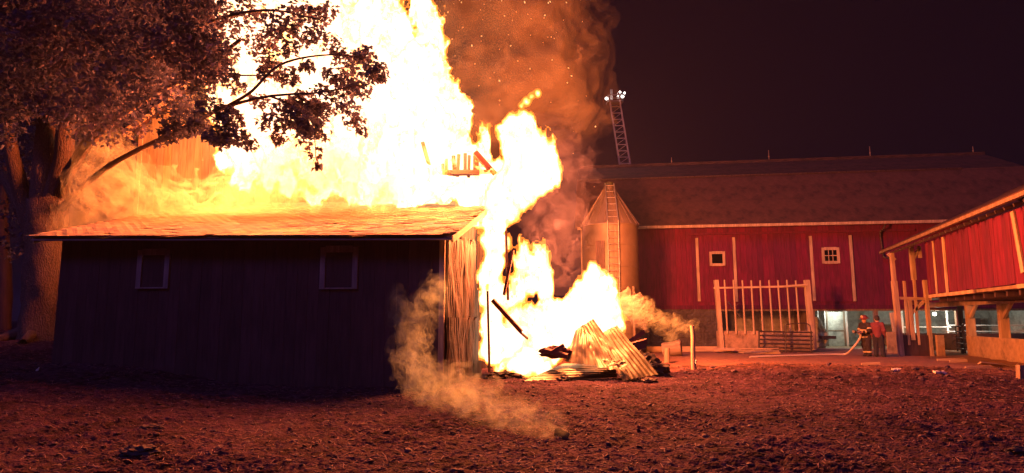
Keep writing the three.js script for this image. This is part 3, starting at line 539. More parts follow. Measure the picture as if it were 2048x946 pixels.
  for (const px of [1343, 1538, 1741, 1948]) {
    const x = ((px - 1024) / FOCAL / 0.976 * 43.8 - 8.52) / (0.989 + 0.15 * (px - 1024) / FOCAL / 0.976), s = px === 1538 || px === 1741 ? 0.75 : 0.5;
    part('lightning_rod', merged([pole(V(x, 12.1, -6.5), V(x, 12.15 + s, -6.5), 0.028, 0.014, 6), new THREE.SphereGeometry(0.05, 8, 6).translate(x, 12.2 + s * 0.35, -6.5)]), M.trim, barn);
  }
  part('lightning_rod', pole(V(L1 + 0.1, 8.6, -0.9), V(L1 + 0.1, 11.2, -0.9), 0.04, 0.03, 6), M.trim, barn);
  // basement room seen through the openings
  part('basement_wall', merged([span(9.2, L1, 0, 2.3, -7.1, -7.0), span(4.3, 9.1, 0, 2.3, -3.1, -3.0)]), M.plaster, barn);
  part('basement_side_wall', span(L1 - 0.1, L1, 0, 2.3, -7, -0.6), M.plaster, barn); part('basement_partition', span(8.9, 9.05, 0, 2.3, -7, -0.6), M.oldTimber, barn);
  part('basement_ceiling', span(L0, L1, 2.3, 2.36, -13, -0.31), M.oldTimber, barn);
  part('basement_floor', span(4.3, L1, -0.1, 0.03, -7, -0.5), M.concrete, barn);
  for (const [x, w, z] of [[10.1, 0.06, -4], [10.5, 0.08, -4], [10.9, 0.06, -4], [12.1, 0.1, -4], [14.6, 0.1, -2.5], [15.9, 0.12, -4], [17.2, 0.1, -3], [18.6, 0.1, -4.5]]) part('stall_post', span(x, x + w, 0, 2.3, z, z + 0.08), M.white, barn);
  for (const [x0, x1, y, z] of [[14.6, 17.2, 1.2, -2.45], [14.6, 17.2, 0.8, -2.45], [17.2, 21.4, 1.3, -2.9], [17.2, 21.4, 0.95, -2.9]]) part('stall_rail', pole(V(x0, y, z), V(x1, y, z), 0.035), M.white, barn);
  part('stall_board', span(15.2, 16.6, 0.05, 1.5, -5, -4.95), M.oldTimber, barn); part('stall_board', span(18.9, 20.3, 0.05, 1.7, -5.5, -5.45), M.dark, barn);
  const dr = part('stall_door', merged([span(11.1, 12.0, 0.05, 0.95, -4.1, -4.04), span(11.1, 12.0, 1.0, 2.1, -4.12, -4.06)]), M.plaster, barn);
  part('door_frame', merged([span(11.02, 11.1, 0, 2.2, -4.14, -4), span(12.0, 12.08, 0, 2.2, -4.14, -4), span(11.1, 12, 0.93, 1.0, -4.14, -4.02)]), M.oldTimber, dr);
}
const BM = new THREE.Matrix4().makeRotationY(BT).setPosition(BO), inBarn = (x, y, z) => V(x, y, z).applyMatrix4(BM);
function lamp(p, power, label, color = [1, 0.97, 0.82], r = 0.07) {
  const t = thing('ceiling_lamp', label, 'lamp', p, 0);
  part('lamp_bulb', new THREE.SphereGeometry(r, 14, 10), new THREE.MeshStandardMaterial({ color: 0x222222, emissive: new THREE.Color().setRGB(...color), emissiveIntensity: 9 }), t);
  part('lamp_holder', merged([new THREE.CylinderGeometry(r * 0.6, r * 0.7, r * 0.8, 12).translate(0, r * 1.3, 0), new THREE.CylinderGeometry(0.008, 0.008, 0.22, 6).translate(0, r * 1.3 + 0.13, 0)]), M.darkSteel, t);
  const l = new THREE.PointLight(new THREE.Color().setRGB(...color), power); l.castShadow = true; l.shadow.radius = 3; l.name = 'lamp_light'; t.add(l);
}
lamp(inBarn(11.35, 1.98, -3.4), 6, 'small bright lamp inside the basement above a pale stall door', [0.9, 1, 0.9]);

{ // tarp covered heap and trough in the basement doorway
  const p = inBarn(9.85, 0, -1.6), L = [{ c: V(p.x, 0.5, p.z), R: 0.5, k: 1, s: 1 }, { c: V(p.x - 0.05, 1.1, p.z), R: 0.36, k: 1, s: 1 }, { c: V(p.x - 0.15, 1.5, p.z), R: 0.24, k: 1, s: 1 }], [o, n] = bounds(L, 0.3, 0.06);
  const g = nets(sample(o, n, 0.06, (x, y, z) => lumpField(L, x, y, z, 0.1) + 0.07 * noise(x * 3, y * 2, z * 3) + 0.03 * noise(x * 8, y * 4, z * 8)), 0);
  const t = thing('covered_heap', 'pale sheet covered heap standing just inside the basement opening', 'heap', p.clone().setY(0));
  part('sheet', metreUV(g.translate(-p.x, 0, -p.z)), M.plaster, t);
  part('tray', span(-0.2, 0.6, 0.55, 0.72, 0.4, 0.75), M.dark, t);
}

// ------------------------------------------------------------------ the red wing coming forward on the right
const WT = Math.atan2(-14, -4.4) , WO = V(17.8, 0, -31), WM = new THREE.Matrix4().makeRotationY(Math.atan2(-0.954, -0.3)).setPosition(WO);
const wing = thing('barn_wing', 'red forebay wing with open timber posts and low concrete wall', 'barn', WO, Math.atan2(-0.954, -0.3));
{
  const E = 4.75, X1 = 20;
  for (let x = 4.9, i = 0; x < X1; x += 0.298, i++) part('board', span(x + 0.004, x + 0.294, 2.62 + 0.02 * noise(i, 1, 1), E - 0.05, -0.48, -0.44 + rr(-0.006, 0.006)), M.redBoard[Math.floor(rnd() * 5)], wing);
  for (let x = 0, i = 0; x < 4.8; x += 0.298, i++) part('board', span(x + 0.004, x + 0.294, 2.7, E, -1.9, -1.86), M.redBoard[Math.floor(rnd() * 5)], wing);
  part('end_panel', span(4.84, 4.9, 2.62, E, -1.85, -0.45), M.redBoard[0], wing);
  const slope = Math.atan2(2.45, 5.2), len = Math.hypot(5.2, 2.45) + 0.1;
  for (const [s, z] of [[1, -2.6], [-1, -7.8]]) { const g = box(X1 + 0.4, 0.08, len); g.rotateX(s * slope).translate(X1 / 2 - 0.1, E + 1.25 + 0.14 + (s < 0 ? 0.004 : 0), z); part('roof', g, M.roofBrown, wing); }
  part('gutter', span(-0.3, X1, E + 0.02, E + 0.13, 0.0, 0.12), M.oldTimber, wing);
  for (let x = 1.4; x < X1; x += 0.62) part('rafter_tail', merged([beam(V(x, E - 0.08, -0.02), V(x, E + 0.04, -0.44), 0.07, 0.09)]), M.darkBoard[0], wing);
  part('trim_board', span(6.0, 6.1, 2.55, E - 0.1, -0.42, -0.38), M.trim, wing); part('trim_board', span(7.2, 7.36, 2.55, E - 0.1, -0.42, -0.37), M.trim, wing);
  part('trim_board', beam(V(13.6, 2.9, -0.4), V(13.3, E - 0.1, -0.4), 0.2, 0.05), M.trim, wing);
  part('sill_board', span(4.9, 9.8, 2.48, 2.6, -0.46, -0.4), M.timber, wing);
  part('sill_board', span(13.1, X1, 2.48, 2.6, -0.46, -0.4), M.timber, wing);
  part('forebay_floor', span(4.9, X1, 2.5, 2.6, -9, -0.5), M.oldTimber, wing);
  part('loft_floor', span(-4, 4.88, 2.6, 2.68, -9, -1.9), M.oldTimber, wing);
  for (let x = 5.2; x < X1; x += 0.9) part('joist', span(x, x + 0.12, 2.32, 2.5, -8.8, -0.7), M.darkBoard[0], wing);
  part('beam', span(-6, X1, 2.26, 2.52, -3.42, -3.18), M.timber, wing);
  // posts on the low concrete wall, with braces
  for (const x of [0.1, 3.75, 8.5]) {
    const p = part('post', span(x - 0.15, x + 0.15, 0.86, 2.26, -3.45, -3.15), M.timber, wing);
    part('brace', beam(V(x + 0.1, 1.7, -3.28), V(x + 1.0, 2.3, -3.28), 0.14, 0.1), M.timber, p);
  }
  part('low_wall', span(-0.15, 12, -0.2, 0.88, -3.46, -3.16), M.concrete, wing);
  part('back_wall', span(-6, X1, 0, 2.5, -9.1, -9), M.plaster, wing);
  part('basement_floor', span(-5.9, X1, -0.1, 0.025, -9, -3.5), M.concrete, wing);
  part('gable_wall', (() => { const s = new THREE.Shape(); s.moveTo(0.45, 2.6); s.lineTo(0.45, E); s.lineTo(5.2, E + 2.3); s.lineTo(9.9, E); s.lineTo(9.9, 2.6); const g = new THREE.ExtrudeGeometry(s, { depth: 0.05, bevelEnabled: false }); return metreUV(g.rotateY(Math.PI / 2)).translate(X1 - 0.1, 0, 0); })(), M.redBoard[2], wing);
  for (const [x, z] of [[1.8, -6], [2.4, -7.6], [3.4, -6.2], [6.5, -6], [-1.5, -5.2]]) part('steel_post', pole(V(x, 0, z), V(x, 2.5, z), 0.05, 0.05, 10), M.white, wing);
  part('dark_post', span(-1.9, -1.72, 0, 2.5, -3.6, -3.42), M.char, wing);
}
const inWing = (x, y, z) => V(x, y, z).applyMatrix4(WM);
lamp(at(1869, 628, 36), 12, 'warm bare lamp behind the wing posts, left of the two', [1, 0.93, 0.7], 0.1);
lamp(at(1921, 634, 36.5), 12, 'cool bare lamp hanging beside the timber post, right of the two', [0.85, 1, 0.98], 0.1);
lamp(inWing(3.6, 2.1, -7), 8, 'dim lamp deep inside the wing above pipe rails', [0.85, 1, 0.95], 0.06);
{ // pipe stalls inside
  const p = inWing(3, 0, -6);
  const t = thing('pipe_rail', 'white pipe stall rails inside the wing behind the low wall', 'railing', p, wing.rotation.y);
  for (const y of [1.05, 1.35]) part('rail', pole(V(-2.4, y, 0), V(3, y, 0), 0.04, 0.04, 8), M.white, t);
  for (const x of [-2, 0.6, 2.8]) part('upright', pole(V(x, 0, 0.02), V(x, 1.4, 0.02), 0.04, 0.04, 8), M.white, t);
  const q = inWing(6.1, 0, -4.4), k = thing('plastic_tank', 'pale rounded plastic tank at the right edge behind the wall', 'tank', q, wing.rotation.y);
  part('shell', new THREE.LatheGeometry([[0, 0], [0.5, 0], [0.56, 0.06], [0.56, 0.95], [0.5, 1.12], [0.2, 1.25], [0.2, 1.33], [0, 1.33]].map((a) => new THREE.Vector2(...a)), 28), M.plaster, k);
  part('cap', new THREE.CylinderGeometry(0.22, 0.22, 0.08, 20).translate(0, 1.38, 0), M.white, k);
  const g = inWing(-2.0, 0, -3.3), d = thing('stall_gate', 'dark pipe gate closing the gap before the concrete wall', 'gate', g, wing.rotation.y);
  for (const y of [0.25, 0.5, 0.75, 1.05, 1.3]) part('rail', pole(V(0.1, y, 0), V(2.15, y, 0), 0.03, 0.03, 8), M.darkSteel, d);
  for (const x of [0.1, 1.1, 2.15]) part('upright', pole(V(x, 0.1, 0), V(x, 1.3, 0), 0.035, 0.035, 8), M.darkSteel, d);
  part('hoop', tube([V(1.1, 0.8, 0.05), V(1.15, 1.35, 0.05), V(1.5, 1.42, 0.05), V(1.85, 1.35, 0.05), V(1.9, 0.8, 0.05)], 0.03, 24), M.darkSteel, d);
}
{ // open frame under the end of the wing's eave, with rails and a low panel
  const p = at(1830, 712, 29.6); p.y = 0;
  const t = thing('timber_frame', 'tall open timber frame under the left end of the wing eave', 'stall', p), q = (px, py, D = 29.6) => at(px, py, D).sub(p);
  part('post', beam(q(1803, 714), q(1788, 562), 0.2, 0.18), M.timber, t); part('post', beam(q(1788, 562), q(1783, 506), 0.14, 0.16), M.timber, t); part('post', beam(q(1864, 716), q(1849, 560), 0.14, 0.14), M.timber, t);
  part('post', beam(q(1826, 680), q(1818, 600), 0.16, 0.14), M.timber, t);
  for (const [a, b] of [[[1818, 690], [1808, 562]], [[1838, 690], [1828, 560]]]) part('bar', beam(q(...a), q(...b), 0.1, 0.08), M.timber, t);
  part('post', beam(q(1828, 560), q(1822, 492), 0.17, 0.15), M.trim, t);
  part('bracket', merged([beam(q(1790, 520), q(1776, 507), 0.12, 0.1), beam(q(1826, 520), q(1838, 496), 0.1, 0.1), beam(q(1840, 516), q(1838, 492), 0.14, 0.1)]), M.trim, t);
  part('rail', beam(q(1794, 596), q(1862, 598), 0.12, 0.1), M.timber, t); part('rail', beam(q(1814, 606, 29.7), q(1858, 607, 29.7), 0.14, 0.1), M.timber, t);
  part('brace', beam(q(1820, 630), q(1848, 602), 0.12, 0.08), M.timber, t);
  part('panel', (() => { const a = q(1800, 674), b = q(1856, 674); return box(b.x - a.x, 1.0, 0.14, (a.x + b.x) / 2, 0.42, -0.05); })(), M.darkBoard[0], t);
  part('panel', (() => { const a = q(1866, 672), b = q(1880, 672); return box(b.x - a.x, 1.0, 0.14, (a.x + b.x) / 2 + 0.1, 0.42, 0.05); })(), M.concrete, t);
  part('white_post', beam(at(1790, 668, 33).sub(p), at(1783, 625, 33).sub(p), 0.16, 0.14), M.white, t);
  part('side_panel', (() => { const a = at(1773, 668, 32).sub(p), b = at(1797, 668, 32).sub(p); return box(b.x - a.x, 1.05, 0.1, (a.x + b.x) / 2, 0.5, a.z); })(), M.concrete, t);
}
// ------------------------------------------------------------------ grain bin
{
  const c = at(1224, 690, 30.5); c.y = 0;
  const bin = thing('grain_bin', 'round metal grain bin with cone roof and ladder beside the barn', 'silo', c), R = 1.31, H = 6.0, TOP = 7.75;
  const pts = []; for (let i = 0; i <= 120; i++) { const y = i / 120 * H; pts.push(new THREE.Vector2(R + 0.012 * Math.cos(y / 0.1 * Math.PI * 2), y)); }
  part('body', new THREE.LatheGeometry(pts, 56), M.galv, bin);
  part('seam_ring', merged([1, 2, 3, 4, 5].map((k) => new THREE.TorusGeometry(R + 0.015, 0.012, 6, 56).rotateX(Math.PI / 2).translate(0, k * 1.0, 0))), M.galv, bin);
  part('cone_roof', new THREE.LatheGeometry([[R + 0.07, H - 0.06], [R + 0.07, H], [0.26, TOP], [0.26, TOP + 0.12], [0.2, TOP + 0.2], [0, TOP + 0.22]].map((a) => new THREE.Vector2(...a)), 40), M.galv, bin);
  for (let i = 0; i < 20; i++) { const a = i / 20 * Math.PI * 2; part('roof_rib', beam(V(Math.cos(a) * (R + 0.06), H + 0.02, Math.sin(a) * (R + 0.06)), V(Math.cos(a) * 0.28, TOP + 0.02, Math.sin(a) * 0.28), 0.03, 0.04), M.galv, bin); }
  part('cap', new THREE.CylinderGeometry(0.22, 0.26, 0.16, 20).translate(0, TOP + 0.28, 0), M.tin, bin);
  const a = 1.62, dir = V(Math.cos(a), 0, Math.sin(a)), side = V(-dir.z, 0, dir.x), on = (r, y, s) => dir.clone().multiplyScalar(r).addScaledVector(side, s).setY(y);
  const lad = part('ladder', merged([-1, 1].flatMap((s) => [pole(on(R + 0.18, 0.9, s * 0.24), on(R + 0.2, H + 0.05, s * 0.24), 0.028), pole(on(R + 0.2, H + 0.05, s * 0.24), on(0.36, TOP + 0.25, s * 0.2), 0.028)])), M.steel, bin);
  for (let y = 1.1; y < H; y += 0.3) part('rung', pole(on(R + 0.18, y, -0.24), on(R + 0.18, y, 0.24), 0.018), M.steel, lad);
  for (let k = 0.1; k < 1; k += 0.17) part('rung', pole(on(lerp(R + 0.2, 0.36, k), lerp(H + 0.05, TOP + 0.25, k), -0.22), on(lerp(R + 0.2, 0.36, k), lerp(H + 0.05, TOP + 0.25, k), 0.22), 0.018), M.steel, lad);
  const h = 2.06; part('hatch', (() => { const g = box(0.42, 1.25, 0.04); g.rotateY(Math.PI / 2 - h); return g.translate(Math.cos(h) * (R + 0.03), 4.55, Math.sin(h) * (R + 0.03)); })(), M.rustTin, bin);
  part('chute', pole(V(Math.cos(0.95) * (R + 0.12), 0.3, Math.sin(0.95) * (R + 0.12)), V(Math.cos(0.95) * (R + 0.12), 3.1, Math.sin(0.95) * (R + 0.12)), 0.08, 0.08, 10), M.galv, bin);
}
// ------------------------------------------------------------------ aerial ladder beyond the barn
{
  const D = 56, a = at(1262, 420, D), b = at(1230, 205, D - 2), p = V(a.x, 0, a.z - 3);
  const t = thing('aerial_ladder', 'raised fire truck ladder with lit work lights beyond the barn roof', 'ladder', p), q = (v) => v.clone().sub(p);
  const foot = V(a.x + 1.5, 2.4, a.z - 1), w = V(0.5, 0, 0.05), w2 = V(0.42, 0, 0.05);
  part('turntable', new THREE.CylinderGeometry(1.1, 1.3, 2.4, 20).translate(0, 1.2, 2), M.darkSteel, t);
  for (const s of [-1, 1]) { part('ladder_rail', beam(q(foot.clone().addScaledVector(w, s)), q(b.clone().addScaledVector(w2, s)), 0.12, 0.16), M.white, t); part('hand_rail', beam(q(foot.clone().addScaledVector(w, s).add(V(-0.1, 0.1, 0.5))), q(b.clone().addScaledVector(w2, s).add(V(-0.1, 0.1, 0.45))), 0.07, 0.07), M.white, t); }
  for (let k = 0.02; k < 1; k += 0.03) { const m = foot.clone().lerp(b, k), e = w.clone().lerp(w2, k); part('rung', pole(q(m.clone().sub(e)), q(m.clone().add(e)), 0.035, 0.035, 6), M.white, t); if (k < 0.96) { const m2 = foot.clone().lerp(b, k + 0.03), e2 = w.clone().lerp(w2, k + 0.03); part('lattice', pole(q(m.clone().sub(e)), q(m2.clone().add(e2)), 0.02, 0.02, 5), M.white, t); } }
  const bk = part('bucket', merged([box(1.3, 0.1, 0.9, 0, 0, 0), box(1.3, 0.08, 0.06, 0, 0.55, 0.42), box(1.3, 0.08, 0.06, 0, 0.55, -0.42), box(0.06, 0.6, 0.06, -0.62, 0.3, 0.42), box(0.06, 0.6, 0.06, 0.62, 0.3, 0.42), box(0.06, 0.6, 0.06, -0.62, 0.3, -0.42), box(0.06, 0.6, 0.06, 0.62, 0.3, -0.42), box(0.25, 0.5, 0.2, 0.3, 0.55, 0), box(0.2, 0.9, 0.2, -0.3, 0.7, 0)]).translate(q(b).x, q(b).y, q(b).z), M.steel, t);
  for (const [px, py, power, r] of [[1213, 197, 5, 0.13], [1245, 193, 5, 0.13], [1240, 184, 2, 0.09], [1249, 186, 2, 0.09]]) {
    const c = q(at(px, py, D - 2.3));
    const hd = part('work_light', merged([new THREE.CylinderGeometry(r * 1.15, r * 0.7, 0.22, 14).rotateX(Math.PI / 2).translate(c.x, c.y, c.z - 0.14), pole(c.clone().add(V(0, -0.5, -0.2)), c.clone().add(V(0, 0, -0.2)), 0.03)]), M.darkSteel, bk);
    part('lamp_lens', new THREE.SphereGeometry(r, 12, 8).scale(1, 1, 0.5).translate(c.x, c.y, c.z), new THREE.MeshStandardMaterial({ color: 0x333333, emissive: new THREE.Color(1, 0.9, 0.85), emissiveIntensity: 8 }), hd);
    const l = new THREE.PointLight(new THREE.Color(1, 0.9, 0.85), power); l.position.set(c.x, c.y, c.z + 0.15); l.castShadow = true; l.name = 'work_lamp'; t.add(l);
  }
}
// ------------------------------------------------------------------ feed rack, metal gate, planks
{
  const D = 33, p = at(1525, 700, D); p.y = 0; const q = (px, py, d = D) => at(px, py, d).sub(p);
  const t = thing('feed_rack', 'tall white feed rack of upright bars above a low concrete wall', 'rack', p);
  part('post', beam(q(1444, 700), q(1432, 560), 0.2, 0.2), M.trim, t); part('post', beam(q(1626, 700), q(1613, 560), 0.24, 0.22), M.trim, t);
  part('top_rail', merged([beam(q(1427, 576), q(1618, 572), 0.09, 0.12), beam(q(1566, 573, D - 0.1), q(1616, 569, D - 0.1), 0.09, 0.1)]), M.trim, t);
  for (let i = 0; i < 9; i++) { const px = 1449 + i * 17.8; part('bar', pole(q(px + 6 + (i > 4 ? 2 : 0), 668), q(px, 560 + rr(-1, 1)), 0.045, 0.045, 8), M.trim, t); }
  part('low_wall', (() => { const a = q(1437, 662), b = q(1620, 662); return box(b.x - a.x, a.y + p.y + 0.2, 0.3, (a.x + b.x) / 2, (a.y - 0.2) / 2, -0.2); })(), M.concrete, t);
  const g0 = at(1570, 700, D - 0.5); g0.y = 0; const k = (px, py) => at(px, py, D - 0.5).sub(g0);
  const g = thing('metal_gate', 'rusty pipe livestock gate leaning on the feed rack wall', 'gate', g0);
  for (const y of [665, 673, 681, 689, 697, 703]) part('rail', pole(k(1518, y - 2), k(1625, y), 0.04, 0.04, 8), M.darkSteel, g);
  for (const x of [1518, 1571, 1622]) part('upright', pole(k(x, 704), k(x, x === 1571 ? 650 : 662), 0.045, 0.045, 8), M.darkSteel, g);
  part('hoop', tube([k(1572, 662), k(1572, 650), k(1580, 648), k(1618, 649), k(1622, 662)], 0.025, 20), M.darkSteel, g);
  const fills = [['long weathered plank lying flat, front one of the pile by the rack', [1432, 692, 32.3], [1560, 700, 31.6]], ['weathered plank lying crosswise on the pile by the rack', [1428, 698, 31.9], [1556, 688, 32.2]], ['short plank on top of the pile below the metal gate', [1505, 690, 32.1], [1540, 686, 32.3]], ['pale plank at the left end of the pile by the rack', [1426, 690, 32], [1470, 695, 31.6]], ['plank at right end of the pile touching the gate foot', [1480, 702, 31.3], [1555, 694, 31.5]]];
  fills.forEach(([label, a, b], i) => { const A = at(...a), B = at(...b); A.y = 0.06 + i * 0.045; B.y = 0.05 + i * 0.05; single('plank', beam(A, B, 0.2, 0.05, Math.PI / 2), M.timber, label, 'plank', A.clone().setY(0), 'planks dropped by the feed rack'); });
}
{ // dead branch hanging at the rack, and a small light-fronted tractor-like box is left out
  const p = at(1468, 620, 35); const t = thing('dead_branch', 'bare crooked branch hanging in the dark opening behind the rack', 'branch', p);
  part('stem', limb([V(-0.3, 0.45, 0), V(0, 0, 0), V(0.4, -0.4, 0), V(0.55, -0.45, 0)], 0.045, 0.02, 10, 6), M.oldTimber, t);
  part('twig', limb([V(0, 0, 0), V(0.12, 0.25, 0), V(0.3, 0.35, 0)], 0.03, 0.01, 8, 5), M.oldTimber, t);
}
// ------------------------------------------------------------------ fence post, log, debris, fallen sheets
{
  const p = gpt(1388, 741), D = -p.z, top = at(1384, 651, D);
  const t = thing('fence_post', 'weathered wooden fence post standing alone with smoking top', 'post', p);
  part('shaft', limb([V(0, -0.15, 0), V(-0.01, 0.5, 0), V(0.01, 1, 0), top.clone().sub(p)], 0.085, 0.065, 14, 10, 0.06), M.timber, t);
  part('insulator', merged([new THREE.CylinderGeometry(0.025, 0.025, 0.06, 8).translate(0.05, 0.25, 0.08), new THREE.SphereGeometry(0.03, 8, 6).translate(0.05, 0.3, 0.08)]), M.white, t);
}
function boulder(name, label, cat, p, r, sc, m, group, f = 1.3) {
  const g = new THREE.IcosahedronGeometry(1, 5), a = g.attributes.position, o = rnd() * 50;
  for (let i = 0; i < a.count; i++) { const x = a.getX(i), y = a.getY(i), z = a.getZ(i), k = 1 + 0.28 * noise(x * f + o, y * f, z * f) + 0.09 * noise(x * 4 + o, y * 4, z * 4); a.setXYZ(i, x * k * r * sc[0], y * k * r * sc[1], z * k * r * sc[2]); }
  g.computeVertexNormals(); g.translate(p.x, p.y + r * sc[1] * 0.55, p.z);
  return single(name, metreUV(g), m, label, cat, p, group);
}
{
  const p = gpt(1350, 712); const t = thing('log', 'thick sawn log lying on the ground left of the fence post', 'log', p);
  const g = limb([V(-0.5, 0.26, -0.15), V(-0.1, 0.32, 0), V(0.25, 0.36, 0.1)], 0.3, 0.33, 12, 16, 0.06); part('trunk_piece', g, M.oldTimber, t);
  part('cut_face', new THREE.CylinderGeometry(0.33, 0.33, 0.02, 24).rotateZ(Math.PI / 2).rotateY(-0.4).translate(0.255, 0.36, 0.1), M.oldTimber, t);
  const k = gpt(1334, 726), s = thing('wood_block', 'upright short block of wood standing before the log', 'block', k);
  part('block_body', pole(V(0, -0.05, 0), V(0.02, 0.55, 0), 0.12, 0.1, 12), M.oldTimber, s);
  const rows = [[1400, 700, 1440, 703], [1310, 698, 1345, 700]];
  const b = gpt(1380, 704), bt = thing('timber_baulk', 'long squared timber lying on the ground behind the fence post', 'timber', b);
  part('baulk_body', beam(V(-2.2, 0.14, 0.1), V(2.1, 0.14, -0.3), 0.26, 0.26), M.timber, bt);
}
{ // char debris heap to the right of the sheets
  let n = 0;
  for (const [px, py, D, r, sc, label] of [[1285, 690, 19.3, 0.5, [1, 0.9, 0.8], 'dark burnt heap right of the corrugated sheets'], [1300, 715, 18.9, 0.42, [1.3, 0.7, 0.9], 'low dark ash mound at the foot of the burnt heap'], [1130, 758, 17.2, 0.16, [1.2, 0.7, 1], 'small dark clod before the flat fallen sheet'], [1010, 742, 18.3, 0.3, [1.6, 0.5, 1], 'glowing edged charred lump at the bottom of the corner plume']]) {
    const p = at(px, py, D); p.y = ground(p.x, D) - 0.02; boulder('ash_heap', label, 'debris', p, r, sc, M.char, null, 2);
  }
  const bm = [
    [[985, 600, 18.6], [1043, 664, 18.5], 0.11, 'leaning charred beam in front of the corner plume'], [[1040, 664, 18.5], [1056, 678, 18.4], 0.05, 'thin charred stick at the foot of the leaning beam'],
    [[975, 582, 18.9], [979, 745, 18.6], 0.05, 'thin upright burnt stud beside the shed end wall'], [[1252, 688, 18.7], [1288, 664, 18.9], 0.12, 'squared burnt timber end jutting up beside the sheets'], [[1250, 694, 18.6], [1294, 682, 18.5], 0.13, 'burnt timber lying just below the jutting one'],
    [[1258, 702, 18.4], [1290, 692, 18.5], 0.1, 'lowest burnt timber of the stack beside the sheets'], [[1012, 462, 19.6], [1016, 600, 19.2], 0.06, 'charred upright batten in the middle of the corner plume'], [[1026, 500, 19.2], [1008, 590, 19], 0.07, 'crooked charred strip hanging in the corner plume'],
    [[1100, 706, 17.9], [1128, 690, 17.9], 0.09, 'burning stick end left of the tall sheets'], [[1090, 700, 18], [1135, 712, 17.8], 0.1, 'burnt board low in the debris fire'],
  ];
  for (const [a, b, w, label] of bm) { const A = at(...a), B = at(...b); single('charred_beam', beam(A, B, w, w * 1.1), M.scorched, label, 'beam', A, 'burnt timbers around the debris fire'); }
  for (const [px, py, D, rx, ry, label] of [[1110, 704, 18.2, 0.42, 0.16, 'dark burning bundle at the foot of the debris fire']]) {
    const p = at(px, py, D); boulder('burnt_scrap', label, 'debris', p.clone().setY(p.y - ry * 0.55), 1, [rx, ry, 0.15], M.scorched, null, 2.4);
  }
}
function sheet(corners, label, o = {}) {           // corrugated sheet through four points: bottom left, bottom right, top right, top left
  const [a, b, c, d] = corners, w = (a.distanceTo(b) + c.distanceTo(d)) / 2, h = (a.distanceTo(d) + b.distanceTo(c)) / 2, ribs = Math.round(w / (o.pitch ?? 0.13)), nx = ribs * 7, ny = 24, P = [], UV = [], I = [];
  const nrm = b.clone().sub(a).cross(d.clone().sub(a)).normalize(), sd = rnd() * 40;
  for (const s of [0, -0.005]) for (let j = 0; j <= ny; j++) for (let i = 0; i <= nx; i++) {
    const u = i / nx, v = j / ny, q = a.clone().lerp(b, u).lerp(d.clone().lerp(c, u), v);
    const k = s + 0.011 * Math.cos(u * ribs * Math.PI * 2) + (o.bow ?? 0.08) * Math.sin(u * Math.PI) * Math.sin(v * Math.PI * 0.9 + 0.1) + 0.06 * noise(u * 1.3 + sd, v * 1.5, 4) + 0.012 * noise(u * 4 + sd, v * 4, 4) + (o.curl ?? 0) * u * u;
    q.addScaledVector(nrm, k); if (o.jag && v < 0.12) q.addScaledVector(d.clone().sub(a).normalize(), o.jag * noise(u * 9, 3, sd) * (1 - v / 0.12));
    P.push(q.x, q.y, q.z); UV.push(u * w, v * h);
  }
  const S = (nx + 1) * (ny + 1);
  for (let s = 0; s < 2; s++) for (let j = 0; j < ny; j++) for (let i = 0; i < nx; i++) { const q = s * S + j * (nx + 1) + i; s ? I.push(q, q + nx + 1, q + 1, q + 1, q + nx + 1, q + nx + 2) : I.push(q, q + 1, q + nx + 1, q + 1, q + nx + 2, q + nx + 1); }
  const g = new THREE.BufferGeometry(); g.setAttribute('position', new THREE.Float32BufferAttribute(P, 3)); g.setAttribute('uv', new THREE.Float32BufferAttribute(UV, 2)); g.setIndex(I); g.computeVertexNormals();
  single('corrugated_sheet', g, M.tin, label, 'metal sheet', a.clone(), null);
}
sheet([at(1246, 765, 16.75), at(1317, 749, 17.1), at(1234, 650, 18.7), at(1192, 672, 18.4)], 'bright corrugated roofing sheet leaning furthest right', { jag: 0.02, bow: 0.04 });
sheet([at(1196, 737, 17.3), at(1250, 728, 17.4), at(1186, 640, 18.9), at(1160, 655, 18.9)], 'upright corrugated sheet with a peaked top in the middle', { bow: 0.06 });
sheet([at(1130, 722, 18), at(1194, 732, 17.5), at(1178, 646, 18.9), at(1152, 664, 18.9)], 'small bent corrugated sheet left of the peaked one', { bow: 0.12 });
sheet([gpt(1235, 757).add(V(0, 0.03, 0)), at(1228, 731, 18), at(1130, 726, 18.4), gpt(1045, 764).add(V(0, 0.02, 0))], 'flat buckled corrugated sheet lying on the ground before the fire', { bow: 0.18, pitch: 0.16 });
sheet([at(1215, 738, 16.9), at(1255, 735, 16.9), at(1248, 722, 17.3), at(1205, 722, 17.4)], 'dark scrap of corrugated sheet crossing the peaked one', { bow: 0.05 });
{
  const p = gpt(1122, 874), t = thing('charred_log', 'small charred log smoking on the mud in the foreground', 'log', p);
  part('stump', limb([V(-0.09, 0.075, 0), V(0.0, 0.06, 0.01), V(0.11, 0.03, 0.03)], 0.05, 0.038, 10, 12, 0.2), M.char, t);
  part('splinter', limb([V(0.06, 0.05, -0.01), V(0.12, 0.09, -0.02)], 0.014, 0.004, 5, 6), M.char, t);
  part('pale_edge', limb([V(-0.08, 0.02, 0.045), V(-0.04, 0.0, 0.055), V(0.0, 0.01, 0.05)], 0.014, 0.008, 6, 6), M.timber, t);
}
for (const [px, py, r, label] of [[280, 912, 0.13, 'dark clod of mud in the left foreground'], [300, 862, 0.1, 'dark flattened clod behind the left foreground one'], [2043, 908, 0.1, 'dark clod of mud at the right edge of the foreground'], [1300, 765, 0.12, 'dark clod under the right corrugated sheet edge']]) {
  const p = gpt(px, py); boulder('mud_clod', label, 'mud', p, r, [1.7, 0.6, 1], M.dark, null);
}
